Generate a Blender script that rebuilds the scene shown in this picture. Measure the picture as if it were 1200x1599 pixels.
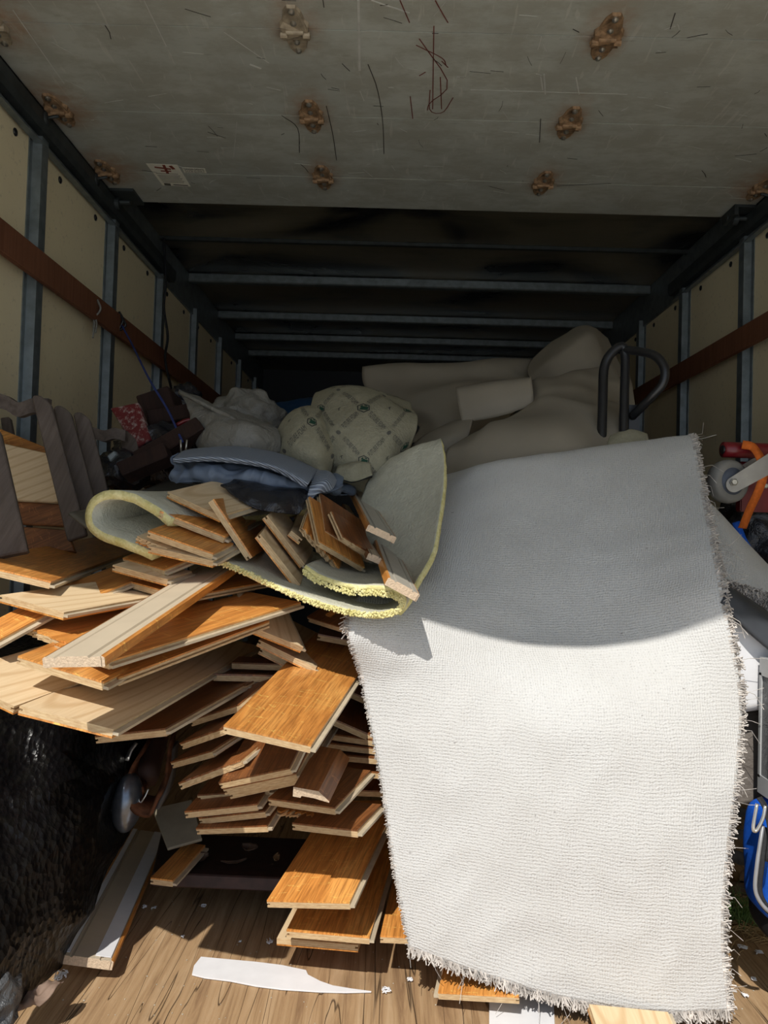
import bpy, bmesh, math, random
import numpy as np
from mathutils import Vector, Matrix, noise
random.seed(7)
for o in list(bpy.data.objects): bpy.data.objects.remove(o)
S = bpy.context.scene
COL = S.collection

# ------------------------------------------------------------------ camera, light, exposure
F = 1200.0
CAM = Vector((0, 0, 0.9))
VPX, VPY, ROLL = 610.0, 832.0, 0.030
yv = Vector((VPX-600, -(VPY-799.5), -F)).normalized()
xv = Vector((1, -ROLL, 0)); xv = (xv - yv*xv.dot(yv)).normalized()
zv = xv.cross(yv)
M = Matrix((xv, yv, zv))
def spot(px, py, Y):
    d = M @ Vector((px-600, -(py-799.5), -F))
    return CAM + d*(Y/d.y)
def onfloor(px, py, z=0.0):
    d = M @ Vector((px-600, -(py-799.5), -F))
    return CAM + d*((z-CAM.z)/d.z)
cam = bpy.data.objects.new('camera', bpy.data.cameras.new('camera')); COL.objects.link(cam)
cam.matrix_world = Matrix.Translation(CAM) @ M.to_4x4()
cam.data.sensor_fit = 'VERTICAL'; cam.data.sensor_height = 32.0; cam.data.lens = 32.0*F/1599.0
cam.data.clip_start = 0.02
S.camera = cam
SUN = Vector((0.26, 0.85, -1.0))
sun = bpy.data.objects.new('sun', bpy.data.lights.new('sun', 'SUN')); COL.objects.link(sun)
sun.data.energy = 3.5; sun.data.angle = 0.009; sun.data.color = (1.0, 0.955, 0.88)
sun.rotation_euler = SUN.to_track_quat('-Z', 'Y').to_euler(); sun.location = (-2, -4, 6)
W = bpy.data.worlds.new('world'); S.world = W; W.use_nodes = True
wn = W.node_tree; bg = wn.nodes['Background']
sk = wn.nodes.new('ShaderNodeTexSky'); sk.sky_type = 'HOSEK_WILKIE'
sk.sun_direction = (-SUN).normalized(); sk.turbidity = 4.0; sk.ground_albedo = 0.3
mx = wn.nodes.new('ShaderNodeMix'); mx.data_type = 'RGBA'; mx.inputs[0].default_value = 0.55
mx.inputs[7].default_value = (0.62, 0.70, 0.84, 1)
wn.links.new(sk.outputs[0], mx.inputs[6]); wn.links.new(mx.outputs[2], bg.inputs[0])
bg.inputs[1].default_value = 1.25
V = S.view_settings; V.view_transform = 'Standard'; V.look = 'None'; V.exposure = 0.28; V.gamma = 1; V.use_curve_mapping = False

# ------------------------------------------------------------------ materials
def srgb(c):
    return tuple(((v/255+0.055)/1.055)**2.4 if v > 10 else v/255/12.92 for v in c)
class N:
    def __init__(s, name):
        s.m = bpy.data.materials.new(name); s.m.use_nodes = True
        s.t = s.m.node_tree; s.b = s.t.nodes['Principled BSDF']
    def n(s, typ, **kw):
        x = s.t.nodes.new('ShaderNode'+typ)
        for k, v in kw.items(): setattr(x, k, v)
        return x
    def l(s, a, b): s.t.links.new(a, b)
    def coord(s, kind='Object', scale=(1,1,1), rand=False):
        tc = s.n('TexCoord'); mp = s.n('Mapping'); mp.inputs['Scale'].default_value = scale
        s.l(tc.outputs[kind], mp.inputs[0])
        if rand:
            oi = s.n('ObjectInfo'); mu = s.n('VectorMath', operation='SCALE'); 
            cb = s.n('CombineXYZ'); s.l(oi.outputs['Random'], cb.inputs[0]); s.l(oi.outputs['Random'], cb.inputs[1])
            mu.inputs[3].default_value = 40; s.l(cb.outputs[0], mu.inputs[0]); s.l(mu.outputs[0], mp.inputs['Location'])
        return mp.outputs[0]
    def noise(s, vec, scale, detail=4, rough=.55, dist=0):
        x = s.n('TexNoise'); x.inputs['Scale'].default_value = scale; x.inputs['Detail'].default_value = detail
        x.inputs['Roughness'].default_value = rough; x.inputs['Distortion'].default_value = dist
        s.l(vec, x.inputs['Vector']); return x.outputs[0]
    def ramp(s, fac, stops, interp='LINEAR'):
        r = s.n('ValToRGB'); r.color_ramp.interpolation = interp; e = r.color_ramp.elements
        while len(e) < len(stops): e.new(0.5)
        for k, (p, c) in enumerate(stops):
            e[k].position = p; e[k].color = (*c, 1) if len(c) == 3 else c
        s.l(fac, r.inputs[0]); return r.outputs[0]
    def mix(s, fac, a, b, mode='MIX'):
        x = s.n('Mix', data_type='RGBA', blend_type=mode)
        if isinstance(fac, (int, float)): x.inputs[0].default_value = fac
        else: s.l(fac, x.inputs[0])
        for q, v in ((6, a), (7, b)):
            if isinstance(v, tuple): x.inputs[q].default_value = (*v[:3], 1)
            else: s.l(v, x.inputs[q])
        return x.outputs[2]
    def math(s, op, a, b=0.5, c=None):
        x = s.n('Math', operation=op)
        for q, v in enumerate((a, b, c)):
            if v is None: continue
            if isinstance(v, (int, float)): x.inputs[q].default_value = v
            else: s.l(v, x.inputs[q])
        return x.outputs[0]
    def bump(s, h, strength=.3, dist=.002):
        x = s.n('Bump'); x.inputs['Strength'].default_value = strength; x.inputs['Distance'].default_value = dist
        s.l(h, x.inputs['Height']); s.l(x.outputs[0], s.b.inputs['Normal'])
    def fin(s, col=None, rough=.6, metal=0, spec=.5):
        if col is not None:
            if isinstance(col, tuple): s.b.inputs['Base Color'].default_value = (*col[:3], 1)
            else: s.l(col, s.b.inputs['Base Color'])
        if isinstance(rough, (int, float)): s.b.inputs['Roughness'].default_value = rough
        else: s.l(rough, s.b.inputs['Roughness'])
        s.b.inputs['Metallic'].default_value = metal; s.b.inputs['Specular IOR Level'].default_value = spec
        return s.m
def plain(name, c, rough=.6, metal=0, var=.12, scale=20, spec=.5, bump=0, bs=60, coord='Object'):
    k = N(name); v = k.coord(coord)
    f = k.noise(v, scale, 5)
    col = k.ramp(f, [(.25, tuple(x*(1-var*2) for x in c)), (.75, tuple(min(1, x*(1+var)) for x in c))])
    if bump: k.bump(k.noise(v, bs, 4), bump, .004)
    return k.fin(col, rough, metal, spec)
def wood_finish(name, tones, rough=.32):
    k = N(name); v = k.coord('Object', (9, 1.0, 9), True)
    a = k.noise(v, 3.2, 6, .6, 1.2)
    v2 = k.coord('Object', (130, 5, 60), True); b = k.noise(v2, 2.0, 3, .6)
    v3 = k.coord('Object', (9, 34, 8), True); c = k.noise(v3, 1.6, 2, .5, 1.5)
    col = k.ramp(a, [(.28, tones[0]), (.5, tones[1]), (.72, tones[2])])
    col = k.mix(k.ramp(b, [(.35, (.6,)*3), (.6, (0,)*3)]), col, tuple(x*.45 for x in tones[0]))
    fl = k.ramp(c, [(.635, (0,)*3), (.65, (1,)*3), (.665, (0,)*3)])
    col = k.mix(k.math('MULTIPLY', fl, .5), col, tuple(min(1, x*1.9) for x in tones[2]))
    oi = k.n('ObjectInfo'); hv = k.n('HueSaturation')
    k.l(k.math('MULTIPLY_ADD', oi.outputs['Random'], .35, .82), hv.inputs['Value']); k.l(col, hv.inputs['Color'])
    k.bump(b, .35, .0012)
    return k.fin(hv.outputs[0], rough, 0, .5)
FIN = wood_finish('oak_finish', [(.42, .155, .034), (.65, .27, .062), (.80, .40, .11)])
SHFIN = wood_finish('shaded_oak_finish', [(.13, .046, .016), (.22, .08, .025), (.32, .125, .04)], .4)  # same oak as above, with the shade inside the heap put into its colour
def ply_back(name, tones):
    k = N(name); v = k.coord('Object', (7, 1.1, 7), True)
    w = k.n('TexWave', wave_type='RINGS', rings_direction='Z'); w.inputs['Scale'].default_value = 1.5
    w.inputs['Distortion'].default_value = 2.2; w.inputs['Detail'].default_value = 2.0; w.inputs['Detail Scale'].default_value = .7
    v3 = k.coord('Object', (9, 1.5, 1)); av = k.n('VectorMath', operation='ADD'); k.l(v3, av.inputs[0]); av.inputs[1].default_value = (.35, -.45, 0); k.l(av.outputs[0], w.inputs['Vector'])
    col = k.ramp(w.outputs[1], [(.0, tuple(a*.6+b*.4 for a, b in zip(tones[0], tones[1]))), (.12, tuple(a*.3+b*.7 for a, b in zip(tones[0], tones[1]))), (.25, tones[1]), (1, tones[1])])
    n2 = k.noise(k.coord('Object', (60, 3, 60), True), 3, 3)
    col = k.mix(k.ramp(n2, [(.4, (.25,)*3), (.65, (0,)*3)]), col, tones[0])
    vor = k.n('TexVoronoi'); vor.inputs['Scale'].default_value = 3.2; k.l(k.coord('Object', (1, .6, 1), True), vor.inputs['Vector'])
    col = k.mix(k.ramp(vor.outputs[0], [(.03, (.7,)*3), (.055, (0,)*3)]), col, (.12, .055, .02))
    k.bump(n2, .2, .001)
    return k.fin(col, .62, 0, .3)
BACK = ply_back('birch_back', [(.50, .33, .17), (.70, .54, .34)])
def ply_core(name):
    k = N(name); tc = k.n('TexCoord'); sp = k.n('SeparateXYZ'); k.l(tc.outputs['Object'], sp.inputs[0])
    s = k.math('SINE', k.math('MULTIPLY', sp.outputs[2], 2*math.pi/.0042))
    nz = k.noise(k.coord('Object', (80, 80, 300), True), 1, 3)
    col = k.mix(k.math('MULTIPLY_ADD', s, .3, .5), (.62, .47, .28), (.52, .37, .20))
    col = k.mix(k.ramp(nz, [(.35, (.5,)*3), (.6, (0,)*3)]), col, (.36, .21, .10))
    k.bump(nz, .5, .0015)
    return k.fin(col, .7, 0, .25)
CORE = ply_core('plywood_core')
TONG = plain('tongue_wood', (.50, .42, .30), .5, 0, .12, 30)
def woodgrain(name, c0, c1, sx=(40, 2, 40), rough=.8, bump=.6):
    k = N(name); v = k.coord('Object', sx, True); a = k.noise(v, 1.5, 6, .65, .6)
    b = k.noise(k.coord('Object', (4, 4, 4), True), 1.5, 3)
    col = k.mix(b, k.ramp(a, [(.3, c0), (.65, c1)]), tuple(x*.8 for x in c0))
    k.bump(a, bump, .003); return k.fin(col, rough, 0, .3)
GREYW = woodgrain('weathered_grey_wood', (.085, .066, .055), (.19, .155, .135))
DARKW = woodgrain('dark_brown_timber', (.020, .010, .008), (.055, .026, .018))
RAILW = woodgrain('rub_rail_wood', (.15, .058, .028), (.25, .105, .055), (40, 40, 2))
SIDEW = woodgrain('orange_stained_wood', (.16, .06, .012), (.32, .13, .03), (2, 40, 40))
MDF = plain('primed_moulding_back', (.54, .45, .33), .55, 0, .05, 12)
MDFE = plain('raw_mdf', (.62, .48, .34), .85, 0, .12, 200, .2, .5, 300)
WHT = plain('white_primer', (.78, .78, .80), .5, 0, .03, 30)
GMOLD = plain('grey_primed_back', (.42, .39, .33), .5, 0, .08, 12)
GALV = plain('galvanised_steel', (.20, .235, .25), .42, .55, .18, 25)
GALVD = plain('dark_track_steel', (.055, .065, .068), .5, .5, .2, 25)
STEEL = plain('bright_steel', (.55, .54, .50), .3, .9, .1, 60)
RUST = plain('rusted_steel', (.16, .06, .025), .75, .3, .45, 35, .4, .5, 90)
BLACK = plain('black_paint', (.012, .013, .016), .32, 0, .2, 30)
RUBBER = plain('grey_rubber', (.20, .195, .18), .6, 0, .1, 30)
REDP = plain('red_paint', (.17, .008, .014), .3, 0, .15, 20)
ORST = plain('orange_webbing', (.62, .14, .018), .75, 0, .12, 120, .3, .4, 500)
BLUEP = plain('blue_plastic', (.006, .04, .11), .4, 0, .15, 12)
BLUEF = plain('blue_nylon', (.008, .10, .58), .6, 0, .1, 160, .3, .3, 500)
BLKF = plain('black_nylon', (.018, .018, .02), .7, 0, .2, 120, .3, .3, 500)
GPLAS = plain('grey_plastic', (.42, .43, .43), .35, 0, .08, 10)
VINYL = plain('cream_vinyl_backing', (.27, .24, .19), .62, 0, .06, 5, .35, .08, 15)
def wall_mat():
    k = N('cream_panel'); v = k.coord('Object')
    a = k.noise(v, 1.4, 5); b = k.noise(k.coord('Object', (1, 6, 6)), 9, 6, .7)
    col = k.ramp(a, [(.3, (.76, .665, .44)), (.7, (.84, .75, .52))])
    col = k.mix(k.ramp(b, [(.30, (.45,)*3), (.42, (0,)*3)]), col, (.30, .27, .19))
    k.bump(a, .2, .004); return k.fin(col, .42, 0, .45)
WALL = wall_mat()
def door_mat():
    k = N('grey_door_paint'); v = k.coord('Object')
    a = k.noise(v, 2.2, 7, .65); b = k.noise(k.coord('Object', (1, 5, 1)), 14, 5, .7)
    col = k.ramp(a, [(.3, (.37, .39, .36)), (.7, (.48, .505, .465))])
    col = k.mix(k.ramp(b, [(.60, (0,)*3), (.75, (.5,)*3)]), col, (.17, .17, .155))
    c = k.noise(k.coord('Object', (3, 40, 3)), 3, 3, .5, .6)
    col = k.mix(k.ramp(c, [(.66, (0,)*3), (.70, (.35,)*3)]), col, (.5, .51, .48))
    e = k.noise(k.coord('Object', (1, 1.6, 1)), 6, 6, .7)
    col = k.mix(k.ramp(e, [(.42, (.55,)*3), (.58, (0,)*3)]), col, (.30, .29, .24))
    g = k.noise(k.coord('Object', (28, 3, 3)), 2.4, 3, .5, .5)
    col = k.mix(k.ramp(g, [(.64, (0,)*3), (.69, (.3,)*3)]), col, (.62, .62, .57))
    at = k.n('Attribute', attribute_name='rust'); d = k.noise(v, 26, 5)
    rf = k.math('MULTIPLY', at.outputs['Fac'], k.math('MULTIPLY_ADD', d, 2.4, -.25))
    col = k.mix(k.ramp(rf, [(.2, (0,)*3), (1.0, (.62,)*3)]), col, (.30, .15, .065))
    k.bump(a, .15, .003); return k.fin(col, .45, 0, .4)
DOOR = door_mat()
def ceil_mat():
    k = N('blotchy_black_ceiling'); v = k.coord('Object', (1, 1.4, 1)); a = k.noise(v, 1.15, 5, .55, .8)
    col = k.ramp(a, [(.42, (.012, .013, .014)), (.52, (.11, .10, .07)), (.75, (.19, .17, .125))])  # brown-grey blotches spread by noise over a black base
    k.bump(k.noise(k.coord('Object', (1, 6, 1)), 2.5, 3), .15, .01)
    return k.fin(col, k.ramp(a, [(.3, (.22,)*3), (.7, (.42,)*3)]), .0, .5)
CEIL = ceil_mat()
def floor_mat():
    k = N('worn_deck_boards'); v = k.coord('Object', (38, 1.6, 10)); a = k.noise(v, 1.4, 7, .68, .7)
    b = k.noise(k.coord('Object', (1, .6, 1)), 5, 5, .6)
    col = k.ramp(a, [(.3, (.20, .115, .06)), (.5, (.38, .245, .13)), (.72, (.50, .35, .21))])
    col = k.mix(k.ramp(b, [(.5, (0,)*3), (.8, (.6,)*3)]), col, (.10, .06, .03))
    g = k.noise(k.coord('Object', (20, .9, 4)), 1.1, 2, .4, 1.0)
    crack = k.ramp(g, [(.492, (0,)*3), (.5, (1,)*3), (.508, (0,)*3)])
    col = k.mix(k.math('MULTIPLY', crack, .75), col, (.03, .016, .008))
    k.bump(k.math('SUBTRACT', a, crack), .8, .004); return k.fin(col, .72, 0, .3)
FLOOR = floor_mat()
def rug_back_mat():
    k = N('woven_carpet_backing'); tc = k.n('TexCoord'); sp = k.n('SeparateXYZ'); k.l(tc.outputs['UV'], sp.inputs[0])
    nz = k.noise(k.coord('UV', (1, 1, 1)), 14, 4)
    wob = k.math('MULTIPLY_ADD', nz, .022, -.011)
    su = k.math('SINE', k.math('MULTIPLY', k.math('ADD', sp.outputs[0], wob), 2*math.pi/.0052))
    sv = k.math('SINE', k.math('MULTIPLY', k.math('ADD', sp.outputs[1], wob), 2*math.pi/.0066))
    n1 = k.noise(k.coord('UV', (1, 1.6, 1)), 230, 3)
    h = k.math('ADD', k.math('MULTIPLY', k.math('ADD', k.math('MULTIPLY', su, .6), k.math('MULTIPLY', sv, .6)), .5), k.math('MULTIPLY', n1, 2.6))
    big = k.noise(k.coord('UV'), 3.2, 5, .6)
    col = k.ramp(h, [(.3, (.34, .335, .325)), (.62, (.505, .505, .495)), (1, (.59, .59, .58))])
    col = k.mix(k.ramp(big, [(.42, (.28,)*3), (.6, (0,)*3)]), col, (.50, .485, .46))
    sp2 = k.noise(k.coord('UV', (1, 2.2, 1)), 42, 2)
    col = k.mix(k.ramp(sp2, [(.74, (0,)*3), (.77, (.75,)*3)]), col, (.20, .185, .175))
    k.bump(h, .55, .0018); return k.fin(col, .9, 0, .1)
RUGB = rug_back_mat()
PILE = plain('carpet_pile', (.40, .355, .315), .95, 0, .3, 180, .1, .8, 400)
THREAD = plain('carpet_thread', (.56, .52, .48), .9, 0, .35, 60, .1)
def foam_mat(name, c0, c1):
    k = N(name); v = k.coord('Object'); a = k.noise(v, 34, 6, .7); b = k.noise(v, 150, 3)
    col = k.mix(k.ramp(b, [(.3, (.5,)*3), (.6, (0,)*3)]), k.ramp(a, [(.3, c0), (.65, c1)]), c0)
    k.bump(k.math('ADD', a, b), .8, .004); return k.fin(col, .9, 0, .1)
FOAM = foam_mat('pad_fabric_face', (.47, .46, .37), (.58, .57, .46))
FOAMC = foam_mat('yellow_foam_edge', (.58, .52, .20), (.84, .78, .44))
PAPER = foam_mat('pad_printed_face', (.28, .265, .19), (.35, .33, .24))
INKG = plain('green_ink', (.008, .06, .034), .8); INKD = plain('grey_ink', (.11, .105, .09), .8); INKB = plain('dark_ink', (.03, .035, .035), .8)
def ribbed():
    k = N('ribbed_blue_grey_vinyl'); tc = k.n('TexCoord'); sp = k.n('SeparateXYZ'); k.l(tc.outputs['UV'], sp.inputs[0])
    s = k.math('SINE', k.math('MULTIPLY', k.math('ADD', sp.outputs[1], k.math('MULTIPLY', sp.outputs[0], .5)), 2*math.pi/.011))
    col = k.ramp(s, [(.0, (.16, .19, .245)), (.8, (.34, .385, .46))])
    k.bump(s, .6, .002); return k.fin(col, .55, 0, .3)
RIB = ribbed()
BGV = plain('blue_grey_vinyl', (.12, .155, .215), .5, 0, .15, 14, .4, .2, 30)
def plastic(name, c, rough, alpha, bumps=14, tr=0):
    k = N(name); v = k.coord('Object'); a = k.noise(v, bumps, 6, .6, .6)
    k.bump(a, .9, .02); m = k.fin(c, rough, 0, .5)
    if tr: k.b.inputs['Transmission Weight'].default_value = tr
    return m
BPL = plastic('black_plastic_film', (.012, .013, .018), .25, 1, 10)
WPL = plastic('white_plastic_film', (.20, .195, .175), .45, 1, 16)
CPL = plastic('grey_plastic_film', (.10, .105, .11), .2, 1, 26)
def tarp():
    k = N('black_woven_tarp'); v = k.coord('Object')
    n = k.noise(k.coord('Object', (1.6, 1, .7)), 38, 3, .5, .4)
    n2 = k.noise(v, 7, 6, .62, .8)
    a = k.n('TexVoronoi'); a.inputs['Scale'].default_value = 75; k.l(k.coord('Object', (1.5, 1, .8)), a.inputs['Vector'])
    h = k.math('ADD', k.math('MULTIPLY', n, .5), k.math('MULTIPLY', a.outputs[0], .5)); h = k.math('ADD', k.math('MULTIPLY', h, 1.6), k.math('MULTIPLY', n2, 2.2))
    k.bump(h, .5, .007)
    return k.fin(k.ramp(n, [(.5, (.003, .003, .0035)), (.75, (.007, .007, .006))]), .3, 0, .22)
TARP = tarp()
REDC = N('chipped_red_paint')
_v = REDC.coord('Object'); _a = REDC.noise(_v, 40, 6, .75)
REDC = REDC.fin(REDC.ramp(_a, [(.5, (.12, .006, .008)), (.60, (.33, .27, .25))]), .6)
GRASS = plain('grass_blade', (.10, .19, .05), .6, 0, .3, 20); STRAW = plain('dry_straw', (.42, .30, .14), .8, 0, .2, 20)
LEAF = plain('dead_leaf', (.10, .062, .04), .8, 0, .4, 30); GREYL = plain('grey_dead_leaf', (.13, .12, .115), .85, 0, .35, 30)
GROUND = plain('concrete_ground', (.80, .77, .69), .9, 0, .1, 1.5)
STICK = plain('white_sticker', (.80, .78, .68), .6, 0, .05, 20)
REDINK = plain('red_ink', (.24, .05, .03), .7); SCR = plain('scratch_white', (.55, .56, .53), .6); SCRD = plain('scratch_dark', (.05, .045, .04), .7)
RMARK = plain('red_scrawl', (.16, .045, .035), .8)
MATG = plain('grey_leatherette', (.14, .12, .105), .6, 0, .15, 12, .4, .6, 90)

# ------------------------------------------------------------------ helpers
def link(name, bm, mats, parent=None, smooth=False):
    me = bpy.data.meshes.new(name); bmesh.ops.recalc_face_normals(bm, faces=bm.faces); bm.to_mesh(me); bm.free()
    for m in (mats if isinstance(mats, (list, tuple)) else [mats]): me.materials.append(m)
    if smooth:
        for p in me.polygons: p.use_smooth = True
    o = bpy.data.objects.new(name, me); COL.objects.link(o)
    if parent: o.parent = parent
    return o
def tag(o, label, cat, group=None, kind=None):
    o['label'] = label; o['category'] = cat
    if group: o['group'] = group
    if kind: o['kind'] = kind
    return o
def empty(name, loc, label, cat, group=None, mat=None):
    o = bpy.data.objects.new(name, None); COL.objects.link(o); o.empty_display_size = .05
    o.matrix_world = mat if mat is not None else Matrix.Translation(loc)
    return tag(o, label, cat, group)
def structure(o): o['kind'] = 'structure'; return o
def bm_box(bm, lo, hi, mi=0):
    vs = [bm.verts.new((x, y, z)) for z in (lo[2], hi[2]) for y in (lo[1], hi[1]) for x in (lo[0], hi[0])]
    for f in ((0,2,3,1), (4,5,7,6), (0,1,5,4), (2,6,7,3), (0,4,6,2), (1,3,7,5)):
        q = bm.faces.new([vs[i] for i in f]); q.material_index = mi
    return vs
def bevel(bm, w, seg=2):
    bmesh.ops.bevel(bm, geom=list(bm.edges), offset=w, segments=seg, affect='EDGES', clamp_overlap=True)
def box(name, lo, hi, mat, parent=None, bev=0):
    bm = bmesh.new(); bm_box(bm, lo, hi)
    if bev: bevel(bm, bev)
    return link(name, bm, mat, parent)
def crs(pts, n):
    pts = [Vector(p) for p in pts]
    if len(pts) == 2: return [pts[0].lerp(pts[1], i/n) for i in range(n+1)]
    out = []; P = [pts[0]*2-pts[1]]+pts+[pts[-1]*2-pts[-2]]; m = len(pts)-1
    for i in range(n+1):
        t = i/n*m; k = min(int(t), m-1); t -= k
        a, b, c, d = P[k:k+4]
        out.append(.5*((2*b)+(c-a)*t+(2*a-5*b+4*c-d)*t*t+(3*b-a-3*c+d)*t**3))
    return out
def bm_tube(bm, pts, r, seg=10, closed=False, mi=0, flat=1.0, taper=None):
    pts = [Vector(p) for p in pts]; n = len(pts); rings = []
    up = None
    for i, p in enumerate(pts):
        if closed: d = pts[(i+1) % n]-pts[i-1]
        else: d = pts[min(i+1, n-1)]-pts[max(i-1, 0)]
        d.normalize()
        if up is None: up = d.orthogonal().normalized() if abs(d.z) > .8 else Vector((0, 0, 1))
        s = d.cross(up).normalized(); up = s.cross(d).normalized()
        rr = r if not taper else r*taper(i/(n-1))
        rings.append([bm.verts.new(p+s*math.cos(2*math.pi*k/seg)*rr+up*math.sin(2*math.pi*k/seg)*rr*flat) for k in range(seg)])
    for i in range(n if closed else n-1):
        a, b = rings[i], rings[(i+1) % n]
        for k in range(seg): bm.faces.new((a[k], a[(k+1) % seg], b[(k+1) % seg], b[k])).material_index = mi
    if not closed:
        bm.faces.new(rings[0][::-1]).material_index = mi; bm.faces.new(rings[-1]).material_index = mi
def tube(name, pts, r, mat, parent=None, n=None, **kw):
    if n: pts = crs(pts, n)
    bm = bmesh.new(); bm_tube(bm, pts, r, **kw); return link(name, bm, mat, parent, True)
def bm_lathe(bm, prof, seg=28, mat=Matrix.Identity(4), mi=0):
    rings = []
    for r, z in prof:
        rings.append([bm.verts.new(mat @ Vector((r*math.cos(2*math.pi*k/seg), r*math.sin(2*math.pi*k/seg), z))) for k in range(seg)])
    for a, b in zip(rings, rings[1:]):
        for k in range(seg): bm.faces.new((a[k], a[(k+1) % seg], b[(k+1) % seg], b[k])).material_index = mi
    bm.faces.new(rings[0][::-1]).material_index = mi; bm.faces.new(rings[-1]).material_index = mi
def pts_of(row): return [p if isinstance(p, Vector) else spot(*p) for p in row]
class Sheet:
    """a cloth-like sheet through control points (photo measurement + distance, or world vectors), with real thickness"""
    def __init__(s, ctrl, nu=40, nv=40, thick=.006, wr=0, ws=6, seed=0, fine=0):
        rows = [crs(pts_of(r), nu) for r in ctrl]
        cols = [crs([r[i] for r in rows], nv) for i in range(nu+1)]
        s.nu, s.nv, s.t = nu, nv, thick
        s.P = [[cols[i][j].copy() for i in range(nu+1)] for j in range(nv+1)]
        s.N = s.normals()
        if wr or fine:
            for j in range(nv+1):
                for i in range(nu+1):
                    p = s.P[j][i]; q = p*ws+Vector((seed*7.3, seed*3.1, seed))
                    h = noise.noise(q)*wr + (1-abs(noise.noise(q*1.7+Vector((5, 5, 5))))*2)*wr*.5
                    if fine: h += noise.noise(p*60)*fine
                    s.P[j][i] = p+s.N[j][i]*h
            s.N = s.normals()
        for r in s.P:
            for p in r: p.x = min(max(p.x, XL+.02), XR-.02); p.z = max(p.z, thick+.001)
        s.U = [[0]*(nu+1) for _ in range(nv+1)]; s.Vv = [[0]*(nu+1) for _ in range(nv+1)]
        for j in range(nv+1):
            for i in range(1, nu+1): s.U[j][i] = s.U[j][i-1]+(s.P[j][i]-s.P[j][i-1]).length
        mid = nu//2; acc = 0
        for j in range(nv+1):
            if j: acc += (s.P[j][mid]-s.P[j-1][mid]).length
            for i in range(nu+1): s.Vv[j][i] = acc
    def normals(s):
        nu, nv = s.nu, s.nv; R = []
        for j in range(nv+1):
            r = []
            for i in range(nu+1):
                a = s.P[j][min(i+1, nu)]-s.P[j][max(i-1, 0)]; b = s.P[min(j+1, nv)][i]-s.P[max(j-1, 0)][i]
                n = a.cross(b); r.append(n.normalized() if n.length > 1e-12 else Vector((0, 0, 1)))
            R.append(r)
        return R
    def at(s, u, v, off=0):
        x = min(max(u, 0), 1)*s.nu; y = min(max(v, 0), 1)*s.nv; i = min(int(x), s.nu-1); j = min(int(y), s.nv-1); x -= i; y -= j
        def lp(G): return (G[j][i]*(1-x)+G[j][i+1]*x)*(1-y)+(G[j+1][i]*(1-x)+G[j+1][i+1]*x)*y
        return lp(s.P)+lp(s.N)*off
    def build(s, name, mats, parent=None):
        """mats: [visible face (+normal side), edge, other face]"""
        bm = bmesh.new(); uvl = bm.loops.layers.uv.new('UVMap'); nu, nv = s.nu, s.nv
        A = [[bm.verts.new(s.P[j][i]) for i in range(nu+1)] for j in range(nv+1)]
        B = [[bm.verts.new(s.P[j][i]-s.N[j][i]*s.t) for i in range(nu+1)] for j in range(nv+1)]
        def q(vs, ij, mi):
            f = bm.faces.new(vs); f.material_index = mi; f.smooth = True
            for l, (j, i) in zip(f.loops, ij): l[uvl].uv = (s.U[j][i]-s.U[j][nu//2], s.Vv[j][i])
        for j in range(nv):
            for i in range(nu):
                ij = [(j, i), (j, i+1), (j+1, i+1), (j+1, i)]
                q([A[a][b] for a, b in ij], ij, 0); q([B[a][b] for a, b in ij[::-1]], ij[::-1], 2)
        ring = [(0, i) for i in range(nu)]+[(j, nu) for j in range(nv)]+[(nv, i) for i in range(nu, 0, -1)]+[(j, 0) for j in range(nv, 0, -1)]
        for k in range(len(ring)):
            a, b = ring[k], ring[(k+1) % len(ring)]
            q([A[b[0]][b[1]], A[a[0]][a[1]], B[a[0]][a[1]], B[b[0]][b[1]]], [b, a, a, b], 1)
        me = bpy.data.meshes.new(name); bm.to_mesh(me); bm.free()
        if not isinstance(mats, (list, tuple)): mats = [mats]*3
        for m in mats: me.materials.append(m)
        o = bpy.data.objects.new(name, me); COL.objects.link(o)
        if parent: o.parent = parent
        return o
def blob(name, center, rad, mat, wr=.15, ws=3, seed=0, rot=None, parent=None, sub=4, squash=None):
    bm = bmesh.new(); bmesh.ops.create_icosphere(bm, subdivisions=sub, radius=1)
    R = (rot or Matrix.Identity(3))
    for v in bm.verts:
        d = v.co.normalized(); q = d*ws+Vector((seed*3.7, seed, seed*1.3))
        h = 1+noise.noise(q)*wr*1.4+(0.5-abs(noise.noise(q*2.1)))*wr*.9+(.5-abs(noise.noise(q*4.5)))*wr*.35
        v.co = R @ Vector((d.x*rad[0]*h, d.y*rad[1]*h, d.z*rad[2]*h))
        v.co += center
        if squash is not None and v.co.z < squash: v.co.z = squash+(v.co.z-squash)*.02
    return link(name, bm, mat, parent, True)
def text_mesh(txt, size=1.0):
    cu = bpy.data.curves.new('t', 'FONT'); cu.body = txt; cu.size = size; cu.align_x = 'CENTER'; cu.align_y = 'CENTER'
    o = bpy.data.objects.new('t', cu); COL.objects.link(o)
    bpy.context.view_layer.update()
    me = bpy.data.meshes.new_from_object(o.evaluated_get(bpy.context.evaluated_depsgraph_get()))
    vs = [v.co.copy() for v in me.vertices]; fs = [list(p.vertices) for p in me.polygons]
    bpy.data.objects.remove(o); bpy.data.meshes.remove(me)
    return vs, fs
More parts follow.
